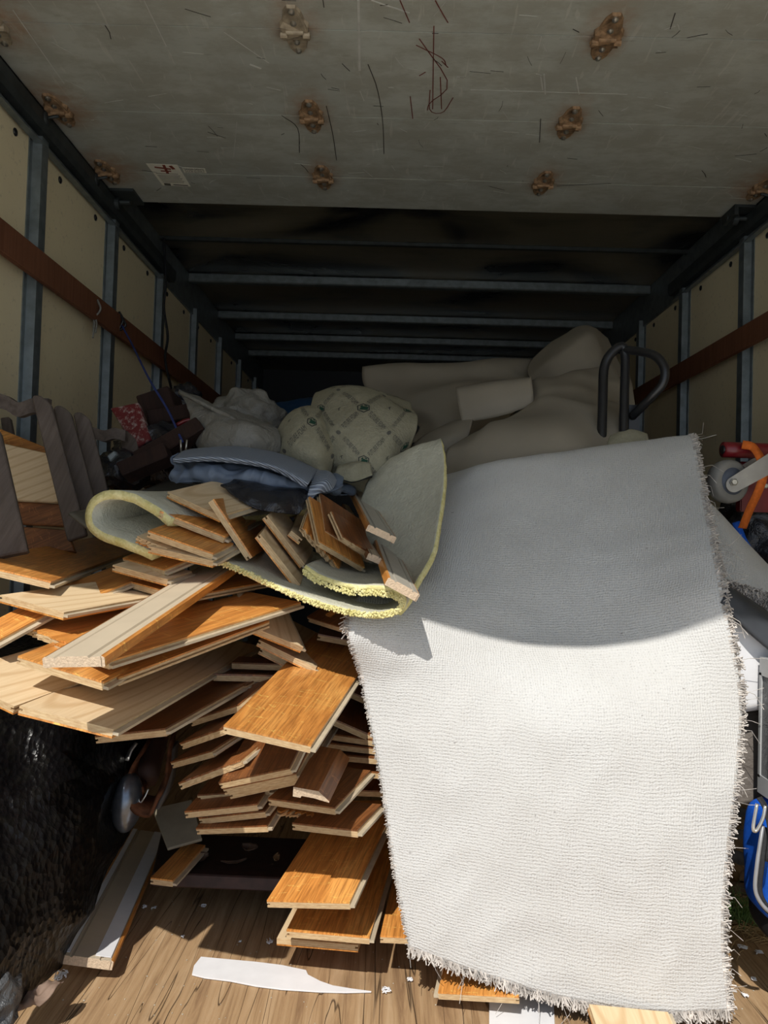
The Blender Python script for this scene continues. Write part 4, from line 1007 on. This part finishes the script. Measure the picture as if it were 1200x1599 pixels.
KT(tube('carabiner', crs([spot(*p) for p in [(1183,1255,1.405),(1177,1292,1.40),(1182,1297,1.40),(1192,1278,1.40),(1196,1258,1.405)]], 24), .003, STEEL))
# grass, leaves and peel by the bag
gc = onfloor(1158, 1440)
bm = bmesh.new(); rr = random.Random(9)
for _ in range(150):
    p = gc+Vector((rr.gauss(0, .022), rr.gauss(.02, .03), 0)); h = rr.uniform(.025, .075); d = Vector((rr.gauss(0, .6), rr.gauss(-.2, .5), 1)).normalized()
    q = p+d*h; q2 = q+Vector((rr.gauss(0, .02), rr.gauss(0, .02), -.004))
    bm_tube(bm, [p, q, q2], .0011, 4, taper=lambda t: 1-.7*t)
tag(link('grass_tuft', bm, GRASS), 'clump of torn green grass on the deck beside the blue bag', 'grass', None, 'stuff')
bm = bmesh.new()
for _ in range(90):
    p = gc+Vector((rr.gauss(.005, .03), rr.gauss(-.035, .03), .002)); a = rr.uniform(0, 6.3); l = rr.uniform(.02, .06); d = Vector((math.cos(a), math.sin(a), 0))*l
    bm_tube(bm, [p, p+d*.5+Vector((0, 0, rr.uniform(0, .012))), p+d], .0008, 4)
tag(link('straw', bm, STRAW), 'dry yellow straw scattered round the foot of the grass clump', 'straw', None, 'stuff')
def leaf(name, p, l, w, ang, mat, label, curl=.3, group=None, tilt=0, th=.0008, cat='leaf'):
    nu, nv = 10, 6; bm = bmesh.new(); g = []
    Rm = Matrix.Translation(p) @ Matrix.Rotation(ang, 4, 'Z') @ Matrix.Rotation(tilt, 4, 'X')
    for i in range(nu+1):
        r = []; t = i/nu; ww = w*math.sin(math.pi*min(max(t, .04), .96))**.7
        for j in range(nv+1):
            s = j/nv*2-1; z = curl*l*(t-.5)**2+curl*w*s*s*.5+noise.noise(Vector((t*6+p.x*30, s*3, p.y*20)))*.15*w
            r.append((t*l-l/2, s*ww/2, z+.001))
        g.append(r)
    T = [[bm.verts.new(Rm @ Vector(q)) for q in r] for r in g]; Bq = [[bm.verts.new(Rm @ (Vector(q)-Vector((0, 0, th)))) for q in r] for r in g]
    for i in range(nu):
        for j in range(nv):
            bm.faces.new((T[i][j], T[i+1][j], T[i+1][j+1], T[i][j+1])); bm.faces.new((Bq[i][j], Bq[i][j+1], Bq[i+1][j+1], Bq[i+1][j]))
    for i in range(nu):
        for j in (0, nv): bm.faces.new((T[i][j], T[i+1][j], Bq[i+1][j], Bq[i][j]))
    for j in range(nv):
        for i in (0, nu): bm.faces.new((T[i][j], T[i][j+1], Bq[i][j+1], Bq[i][j]))
    return tag(link(name, bm, mat, None, True), label, cat, group)
for k, (px, py, l, w, a, m, t, lb) in enumerate([(1158,1275,.10,.05,.2,GREYL,.2,'broad grey dead leaf just under the leathery mat'),(1160,1310,.11,.05,-.3,GREYL,.5,'shredded grey leaf in the litter, above the middle of the pile'),(1156,1350,.13,.06,-.6,GREYL,.35,'large dull leaf lying slanted in the litter beside the bag'),
     (1170,1375,.10,.05,.5,LEAF,.1,'dark brown leaf in the litter just above the orange peel'),(1150,1395,.12,.05,.1,LEAF,0,'flat dark leaf at the bottom of the litter next to the grass')]):
    p = onfloor(px, py, 0); leaf('dead_leaf', p, l, w, a, m, lb, .5, 'dead leaves between carpet and blue bag', t+.5)
leaf('orange_peel', onfloor(1173, 1408, .03), .03, .028, .4, plain('orange_rind', (.55, .16, .04), .5), 'small curl of orange peel behind the grass clump', 2.0, None, .9, .003, 'peel')

# ------------------------------------------------------------------ blue-grey vinyl, black plastic, white sacks
prof = [(500,768,1.80),(440,760,1.76),(370,752,1.75),(300,752,1.76),(268,748,1.78),(268,739,1.79),(300,733,1.78),(360,731,1.76),(430,746,1.74),(478,770,1.73),(492,765,1.74),(480,748,1.76),(420,735,1.77),(340,722,1.79),(285,724,1.80),(270,718,1.81),(280,710,1.82)]
fv = sheet_obj('folded_vinyl', sweep(prof, [(0, 0, 0), (.03, .1, .01), (.08, .3, .012)]), [BGV]*3, 'crumpled blue-grey vinyl folded under the ribbed layer on top of the planks', 'vinyl sheet', 140, 30, .003, .011, 16, 2)
cf = Sheet([[(270,750,1.745),(340,755,1.73),(420,762,1.73),(498,776,1.76)], [(266,742,1.74),(340,745,1.72),(420,752,1.72),(492,770,1.75)], [(272,732,1.75),(340,733,1.73),(420,742,1.73),(486,764,1.755)], [(276,725,1.80),(340,724,1.78),(420,734,1.78),(480,756,1.80)]], 120, 30, .003, .012, 22, 4)
reparent(cf.build('crumpled_fold', BGV), fv)
sheet_obj('ribbed_mat', [[(271,723,1.72),(340,721,1.71),(420,733,1.70),(478,762,1.70)], [(272,714,1.72),(340,712,1.71),(425,724,1.70),(484,752,1.70)], [(292,702,1.86),(360,699,1.88),(435,710,1.88),(494,738,1.84)], [(318,699,2.0),(390,699,2.02),(450,712,2.02),(503,736,1.98)]],
  [RIB]*3, 'ribbed blue-grey mat folded flat over the crumpled vinyl', 'vinyl sheet', 60, 24, .004, .002, 6, 1)
sheet_obj('ribbed_mat', [[(478,790,1.72),(495,772,1.72),(508,768,1.74)], [(484,760,1.72),(508,752,1.73),(520,762,1.76)], [(494,738,1.84),(512,738,1.84),(526,748,1.86)], [(500,735,1.95),(515,738,1.95),(530,750,1.95)]],
  [RIB]*3, 'drooping ribbed end of the mat above the bundle of short planks', 'vinyl sheet', 24, 24, .004, .004, 8, 5)
sheet_obj('vinyl_scrap', [[(512,770,1.8),(525,766,1.8),(535,758,1.82)], [(514,750,1.84),(525,744,1.84),(536,748,1.86)], [(512,742,1.9),(524,738,1.9),(532,742,1.92)]], [BGV]*3, 'small grey scrunched corner sticking out right of the ribbed mat', 'vinyl sheet', 14, 14, .004, .005, 20, 5)
sheet_obj('plastic_bag', [[(345,762,1.68),(390,790,1.63),(430,800,1.62),(468,802,1.66)], [(360,755,1.70),(400,772,1.64),(440,782,1.63),(474,790,1.68)], [(370,748,1.74),(410,758,1.70),(450,764,1.70),(478,775,1.73)], [(380,748,1.85),(420,752,1.85),(455,758,1.85),(478,768,1.85)]],
  [BPL]*3, 'glossy black plastic bag squashed between the vinyl and the short planks', 'bag', 50, 30, .004, .012, 12, 3)
wb = empty('plastic_sack', spot(350, 700, 2.1), 'translucent white plastic sack with its twisted neck pointing to the left wall', 'bag')
bpy.context.view_layer.update()
sw = Sheet([[(312,712,2.05),(355,715,1.98),(400,712,1.98),(436,705,2.05)], [(305,685,2.08),(350,682,1.98),(400,680,1.97),(436,690,2.05)], [(298,650,2.12),(345,655,2.03),(390,662,2.0),(430,672,2.1)], [(288,625,2.18),(325,636,2.12),(370,648,2.1),(420,662,2.2)], [(279,612,2.22),(300,617,2.22),(330,636,2.25),(400,655,2.35)]], 60, 50, .003, .014, 9, 6)
reparent(sw.build('film', WPL), wb)
o = tube('twisted_neck', [spot(*p) for p in [(281,613,2.2),(300,622,2.13),(335,640,2.07),(365,655,2.03),(385,680,1.98),(392,708,1.96)]], .006, WPL, None, 40); reparent(o, wb)
tag(blob('plastic_sack', spot(386, 662, 2.45), (.115, .12, .10), WPL, .14, 2.4, 3, sub=5), 'rounded grey-white plastic sack behind the twisted one', 'bag')
sheet_obj('blue_tarp', [[(408,712,2.3),(440,700,2.3),(480,700,2.35)], [(415,660,2.5),(450,650,2.5),(500,645,2.5)], [(415,632,2.7),(455,626,2.7),(500,622,2.75)], [(418,640,2.9),(455,636,2.9),(500,630,2.9)]], [BLUEP]*3, 'blue plastic tarp in the dark behind the white sacks', 'tarp', 24, 24, .003, .012, 6, 3)

# ------------------------------------------------------------------ weathered slatted chair and timber at left
ch = empty('slatted_chair', spot(90, 820, 1.85), 'weathered grey wooden garden chair back with upright slats at the left wall', 'chair')
bpy.context.view_layer.update(); KC = lambda o: reparent(o, ch)
def board_q(name, quad, Y, t, mat, parent=None, roundtop=0, rdir=1):
    """a board through four photographed corners (TL, TR, BR, BL) with distances"""
    q = [spot(p[0], p[1], p[2] if len(p) > 2 else Y) for p in quad]
    n = (q[1]-q[0]).cross(q[3]-q[0]).normalized()
    if n.dot(CAM-q[0]) < 0: n = -n
    out = q[:]
    if roundtop:
        up = ((q[0]-q[3])+(q[1]-q[2])).normalized(); out = [q[0]-up*roundtop*.15, q[0].lerp(q[1], .2)+up*roundtop*.75, q[0].lerp(q[1], .5)+up*roundtop, q[0].lerp(q[1], .8)+up*roundtop*.5, q[1]-up*roundtop*.4, q[2], q[3]]
    bm = bmesh.new(); a = [bm.verts.new(p) for p in out]; b = [bm.verts.new(p-n*t) for p in out]; m = len(out)
    for k in range(m): bm.faces.new((a[k], a[(k+1) % m], b[(k+1) % m], b[k]))
    bm.faces.new(a); bm.faces.new(b); bevel(bm, min(.003, t*.2), 1)
    # give the mesh a local frame along its length so the grain runs with it
    ex = (q[1]-q[0]).normalized(); ey = (q[0]-q[3]); ey = (ey-ex*ey.dot(ex)).normalized(); ez = ex.cross(ey)
    mt = Matrix([[ex[i], ey[i], ez[i], q[3][i]] for i in range(3)]+[[0, 0, 0, 1]])
    bmesh.ops.transform(bm, matrix=mt.inverted(), verts=bm.verts)
    o = link(name, bm, mat); o.matrix_world = mt
    if parent:
        bpy.context.view_layer.update(); o.parent = parent; o.matrix_parent_inverse = parent.matrix_world.inverted()
    return o
for qd in ([(49,619,1.86),(79,629,1.86),(135,835,1.78),(105,845,1.78)], [(83,636,1.92),(110,643,1.92),(155,810,1.84),(124,815,1.84)], [(114,646,1.98),(140,653,1.98),(175,795,1.9),(147,800,1.9)]):
    board_q('slat', qd, 0, .018, GREYW, ch, .012)
tag(board_q('floor_plank', [(75,700,2.06),(85,742,2.05),(-60,730,2.05),(-60,645,2.06)], 0, .014, FIN), 'orange plank standing on edge behind the grey slats at the far left', 'plank', 'planks stored on edge at the left wall')
tag(board_q('floor_plank', [(73,707,1.98),(100,784,1.93),(-60,776,1.93),(-60,677,1.98)], 0, .014, BACK), 'cream-backed plank standing on edge behind the first grey slat', 'plank', 'planks stored on edge at the left wall')
tag(board_q('floor_plank', [(100,787,1.95),(110,822,1.93),(-60,812,1.93),(-60,776,1.95)], 0, .014, SHFIN), 'dark orange plank on edge under the cream-backed one', 'plank', 'planks stored on edge at the left wall')
tag(board_q('floor_plank', [(105,827,1.94),(118,862,1.92),(-60,852,1.92),(-60,815,1.94)], 0, .014, SHFIN), 'lowest plank on edge at the left wall, behind the foot of the slats', 'plank', 'planks stored on edge at the left wall')
wr_ = crs([spot(*p) for p in [(-60,622,1.88),(-20,612,1.88),(8,617,1.88),(28,628,1.88),(50,622,1.88),(75,622,1.9)]], 40)
bm = bmesh.new(); L = []
for i, p in enumerate(wr_): L.append([bm.verts.new(p+d) for d in (Vector((0, 0, 0)), Vector((0, 0, -.036)), Vector((0, .022, -.036)), Vector((0, .022, 0)))])
for a, b in zip(L, L[1:]):
    for k in range(4): bm.faces.new((a[k], a[(k+1) % 4], b[(k+1) % 4], b[k]))
bm.faces.new(L[0]); bm.faces.new(L[-1]); KC(link('curved_rail', bm, GREYW))
wr_ = crs([spot(*p) for p in [(128,668,2.03),(145,667,2.05),(162,672,2.07),(178,668,2.09),(196,672,2.1)]], 24)
bm = bmesh.new(); L = []
for i, p in enumerate(wr_): L.append([bm.verts.new(p+d) for d in (Vector((0, 0, 0)), Vector((0, 0, -.03)), Vector((0, .022, -.03)), Vector((0, .022, 0)))])
for a, b in zip(L, L[1:]):
    for k in range(4): bm.faces.new((a[k], a[(k+1) % 4], b[(k+1) % 4], b[k]))
bm.faces.new(L[0]); bm.faces.new(L[-1]); KC(link('curved_rail', bm, GREYW))
tag(board_q('grey_board', [(-40,655,1.6),(0,672,1.6),(43,860,1.5),(-8,870,1.5)], 0, .02, GREYW), 'loose weathered grey board leaning at the left edge of the frame', 'board')
tag(board_q('grey_board', [(0,652,2.15),(14,650,2.15),(22,690,2.12),(6,690,2.12)], 0, .02, GREYW), 'short grey upright half hidden above the orange plank on edge', 'board')
tag(board_q('red_board', [(172,637,2.2),(216,628,2.2),(236,686,2.15),(210,699,2.15)], 0, .03, REDC), 'board end with chipped red paint above the dark beams', 'board')
tag(board_q('grey_post', [(184,668,2.17),(212,676,2.17),(222,735,2.1),(198,738,2.1)], 0, .03, GREYW), 'pale weathered post running down from under the red board', 'post')
tag(board_q('wooden_crate', [(212,618,2.32),(262,602,2.32),(285,668,2.3),(232,690,2.3)], 0, .16, DARKW), 'dark brown wooden crate behind the chipped red board', 'crate')
tag(board_q('timber_beam', [(205,706,2.05),(305,650,2.05),(318,668,2.03),(215,732,2.03)], 0, .05, DARKW), 'dark timber beam slanting up right under the blue rope', 'beam')
tag(board_q('timber_beam', [(180,722,1.98),(255,690,1.98),(262,712,1.96),(190,742,1.96)], 0, .05, DARKW), 'shorter dark beam just below the slanting one', 'beam')
tag(board_q('timber_beam', [(228,640,2.25),(306,628,2.25),(308,650,2.25),(232,665,2.25)], 0, .04, DARKW), 'dark beam end behind the slanting beam, left of the white sack', 'beam')
tag(blob('black_sack', spot(190, 735, 2.08), (.075, .06, .05), BPL, .2, 3, 6), 'small black sack at the foot of the dark beams', 'bag')
tag(blob('black_sack', spot(290, 625, 2.5), (.05, .06, .05), BPL, .2, 3, 7), 'black bundle beside the twisted neck of the white sack', 'bag')
tag(blob('black_sack', spot(260, 715, 2.25), (.14, .10, .09), BPL, .2, 3, 8), 'black bag filling the gap between the dark beams and the vinyl', 'bag')
tag(tube('red_rod', [spot(*p) for p in [(276,664,2.12),(290,657,2.12),(303,655,2.12)]], .006, REDP, None, 10), 'thin red rod lying on the slanting dark beam', 'rod')
tag(board_q('steel_bracket', [(166,712,1.95),(178,703,1.95),(184,710,1.95),(172,722,1.95)], 0, .02, GALV), 'small bluish steel bracket beside the third grey slat', 'bracket')
tag(tube('rope', [spot(*p) for p in [(190,508,3.02),(205,535,2.9),(232,590,2.4),(262,640,2.2),(285,690,2.0)]], .0035, plain('blue_rope', (.02, .045, .22), .7), None, 50, seg=6), 'blue rope hanging from the left rub rail down to the vinyl', 'rope')
tag(tube('black_cable', [spot(*p) for p in [(256,372,3.55),(259,440,3.55),(256,480,3.55),(262,525,3.55),(258,560,3.53),(266,600,3.5),(275,640,3.3)]], .006, BLACK, None, 60, seg=6), 'black cable hanging down the left wall studs', 'cable')
tag(tube('black_cable', [spot(*p) for p in [(186,487,3.02),(192,500,3.02),(186,515,3.02),(196,508,3.02),(190,495,3.02)]], .005, BLACK, None, 40, seg=6), 'short black knot tied round the left rub rail', 'cable')
kn = crs([spot(*p) for p in [(152,468,2.78),(157,482,2.78),(150,492,2.78),(140,490,2.78),(147,500,2.78),(145,528,2.78)]], 40)
bm = bmesh.new(); bm_tube(bm, kn, .004, 6); bm_tube(bm, crs([spot(*p) for p in [(148,492,2.78),(151,505,2.78),(149,520,2.78)]], 10), .003, 6)
tag(link('rag_tie', bm, WPL, None, True), 'dirty white rag knotted round the left rub rail', 'rag')
bm = bmesh.new(); p = spot(287, 694, 1.98); bm_tube(bm, [p+Vector((-.008, 0, .012)), p+Vector((-.006, 0, -.02))], .0025, 6); bm_tube(bm, [p+Vector((.008, 0, .012)), p+Vector((.006, 0, -.02))], .0025, 6); bm_tube(bm, [p+Vector((-.006, 0, -.02)), p+Vector((.006, 0, -.02))], .0025, 6)
tag(link('cord_hook', bm, STEEL, None, True), 'small pale hook at the lower end of the blue rope', 'hook')

# ------------------------------------------------------------------ black tarp, hitch coupler and hollow
tarp_rows = [[(-120,1640,1.18),(-40,1610,1.22),(10,1592,1.30),(50,1545,1.44),(85,1500,1.52)],
  [(-120,1500,1.20),(-20,1480,1.28),(60,1420,1.40),(120,1390,1.52),(150,1378,1.64)],
  [(-120,1350,1.25),(0,1330,1.36),(90,1300,1.46),(160,1270,1.60),(200,1290,1.78)],
  [(-120,1200,1.36),(10,1200,1.46),(100,1190,1.54),(170,1180,1.68),(235,1210,1.88)],
  [(-120,1080,1.5),(10,1085,1.6),(110,1085,1.66),(190,1090,1.80),(262,1130,1.98)],
  [(-120,1000,1.9),(10,1000,1.95),(110,1000,2.0),(200,1010,2.05),(280,1060,2.1)]]
sheet_obj('woven_tarp', tarp_rows, [TARP]*3, 'glossy black woven tarp heaped at the lower left under the planks', 'tarp', 110, 110, .003, .028, 4.2, 5, fine=.0015)
sheet_obj('plastic_film', [[(-40,1640,1.22),(0,1620,1.25),(30,1588,1.30)], [(-40,1560,1.22),(5,1548,1.28),(42,1510,1.36)], [(-40,1500,1.25),(0,1500,1.32),(36,1490,1.40)]], [CPL]*3,
  'crinkled grey plastic film at the very bottom left corner', 'plastic', 40, 40, .002, .012, 18, 3)
cp = empty('hitch_coupler', spot(215, 1275, 1.72), 'rusty steel trailer hitch coupler poking out beside the black tarp', 'coupler')
bpy.context.view_layer.update(); KH = lambda o: reparent(o, cp)
def channel(nm, path, inner, depth, mat):
    """U-shaped wall following a path, extruded in depth"""
    bm = bmesh.new(); L = []; c = crs([spot(*p) for p in path], 40); n = len(c)
    for i, p in enumerate(c):
        d = (c[min(i+1, n-1)]-c[max(i-1, 0)]).normalized(); s = d.cross(Vector((0, 1, 0))).normalized()*inner
        dv = depth if not callable(depth) else depth(i/(n-1))
        L.append([bm.verts.new(x) for x in (p, p+s, p+s*1.4+dv, p+s*.4+dv)])
    for a, b in zip(L, L[1:]):
        for k in range(4): bm.faces.new((a[k], a[(k+1) % 4], b[(k+1) % 4], b[k]))
    bm.faces.new(L[0]); bm.faces.new(L[-1]); return link(nm, bm, mat, None, True)
D1 = Vector((-.035, .035, .02))
KH(channel('outer_lip', [(222,1172,1.74),(206,1195,1.71),(197,1220,1.69),(198,1248,1.67),(208,1270,1.66),(228,1277,1.66),(238,1272,1.66),(248,1250,1.67),(260,1228,1.69),(263,1200,1.72),(268,1160,1.76)], .007, Vector((0, .05, .02)), RUST))
bm = bmesh.new()
ce = spot(199, 1262, 1.70); bmesh.ops.create_uvsphere(bm, u_segments=28, v_segments=18, radius=1)
for v in bm.verts: v.co = ce+Vector((v.co.x*.032, v.co.y*.045, v.co.z*.042))+Vector((-v.co.z*-.004, 0, .012+v.co.z*.022))
KH(link('ball_socket', bm, plain('worn_blue_steel', (.22, .26, .32), .3, .8, .25, 30), None, True))
KH(channel('inner_side', [(262,1170,1.76),(256,1225,1.72),(240,1262,1.69)], .012, Vector((0, .03, .01)), plain('dull_steel', (.16, .155, .15), .5, .5, .2, 30)))
KH(tube('locking_bolt', [spot(218,1236,1.70), spot(224,1226,1.76)], .010, RUST, None, 4, seg=12))
KH(tube('latch_spring', [spot(*p) for p in [(206,1240,1.69),(212,1222,1.69),(218,1252,1.685),(226,1245,1.685),(232,1232,1.69)]], .002, STEEL, None, 30))
KH(tube('tongue_arm', [spot(228,1215,1.76), spot(248,1140,1.95)], .028, plain('dark_rusty_tube', (.05, .022, .014), .7), None, 6, seg=8))
bm = bmesh.new(); q = [spot(*p) for p in [(157,1268,1.66),(161,1272,1.66),(180,1262,1.68),(178,1254,1.68)]]
bm_tube(bm, q, .0022, 6, closed=True); KH(link('release_handle', bm, STEEL, None, True))
KH(tube('latch_plate', [spot(*p) for p in [(213,1160,1.76),(204,1172,1.75),(198,1188,1.74)]], .008, STEEL, None, 8, flat=.4))
tag(board_q('beige_panel', [(238,1262,1.86),(300,1248,1.9),(316,1310,1.8),(262,1325,1.76)], 0, .008, plain('beige_board', (.30, .265, .19), .5)), 'dull beige panel in shade behind the hitch coupler', 'board')
# dark skid board and litter in the hollow
a = onfloor(232, 1385); b = onfloor(455, 1392)
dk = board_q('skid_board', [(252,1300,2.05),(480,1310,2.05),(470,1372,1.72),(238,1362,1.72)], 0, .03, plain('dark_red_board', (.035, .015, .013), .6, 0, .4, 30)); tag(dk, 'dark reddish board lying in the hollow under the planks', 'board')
for k, (px, py, l, w, a, m, t, lb) in enumerate([(310,1345,.045,.03,.4,LEAF,.4,'curled brown scrap at the left of the hollow'),(430,1345,.04,.016,1.5,plain('kraft_scrap', (.22, .15, .08), .8),.6,'upright tan chip at the right of the hollow'),(420,1362,.035,.02,1.1,LEAF,.2,'brown chip lying below the tan one in the hollow'),(365,1352,.06,.015,.3,LEAF,.1,'long bark sliver in the middle of the hollow'),(390,1330,.04,.03,-.3,LEAF,.2,'dull flake at the back of the hollow')]):
    leaf('debris_chip', spot(px, py, 1.80)+Vector((0, 0, .006)), l, w, a, m, lb, .4, 'chips in the hollow', t, cat='chip')

# ------------------------------------------------------------------ pieces on the deck
def flat_piece(name, outline, z, t, mat, label, cat, bow=.0):
    pts = [onfloor(px, py, z) for px, py in outline]; bm = bmesh.new(); cx = sum((p.x for p in pts))/len(pts)
    n = len(pts); a = [bm.verts.new(p+Vector((0, 0, 0))) for p in pts]; b = [bm.verts.new(p+Vector((0, 0, t))) for p in pts]
    for k in range(n): bm.faces.new((a[k], a[(k+1) % n], b[(k+1) % n], b[k]))
    bm.faces.new(a); bm.faces.new(b); return tag(link(name, bm, mat), label, cat)
flat_piece('vinyl_strip', [(300,1523),(303,1510),(314,1496),(345,1499),(400,1504),(440,1509),(478,1517),(481,1524),(500,1534),(520,1541),(550,1546),(580,1550),(540,1551),(500,1550),(440,1546),(400,1541),(360,1533),(320,1528)], .002, .003, WHT, 'torn white vinyl strip tapering to a point on the deck', 'strip')
flat_piece('white_board', [(764,1640),(765,1500),(860,1500),(864,1540),(868,1640)], .002, .004, WHT, 'white board offcut sticking out under the front edge of the carpet', 'board')
fluff = [(90,1527,.014),(100,1522,.01),(225,1417,.006),(285,1463,.004),(240,1418,.006),(318,1415,.006),(422,1472,.010),(605,1547,.011),(640,1530,.006),(215,1390,.004),(375,1470,.003),(1140,1572,.008),(1165,1555,.006),(1178,1530,.006),(1160,1480,.01),(1185,1488,.008)]
for k, (px, py, s) in enumerate(fluff):
    p = onfloor(px, py, .003); bm = bmesh.new(); rr = random.Random(k)
    for _ in range(5):
        q = [p+Vector((rr.uniform(-s, s), rr.uniform(-s, s), rr.uniform(0, s*.6))) for _ in range(4)]
        bm_tube(bm, crs(q, 8), .0011, 4)
    tag(link('fluff_scrap', bm, WHT, None, True), 'tiny white curl of thread lying on the boards', 'scrap', 'white thread scraps on the deck')
rr = random.Random(21)
bm = bmesh.new()
for _ in range(260):
    px, py = rr.uniform(60, 1180), rr.uniform(1400, 1599); p = onfloor(px, py, .001); r = rr.uniform(.0006, .002)
    bmesh.ops.create_icosphere(bm, subdivisions=1, radius=r, matrix=Matrix.Translation(p) @ Matrix.Diagonal((1, 1, .5, 1)))
tag(link('grit', bm, plain('pale_grit', (.5, .45, .36), .8)), 'fine pale grit and sawdust sprinkled over the deck boards', 'grit', None, 'stuff')
sheet_obj('crumpled_paper', [[(22,1588,1.30),(45,1570,1.34),(62,1572,1.35)], [(35,1560,1.345),(60,1552,1.36),(85,1550,1.37)], [(58,1542,1.38),(75,1535,1.39),(100,1530,1.40)]], [plain('brown_paper', (.22, .15, .11), .8)]*3,
  'crumpled brown paper scrap at the bottom left beside the tarp', 'paper', 24, 24, .001, .012, 32, 3)

# ------------------------------------------------------------------ wrap-up
bpy.context.view_layer.update()
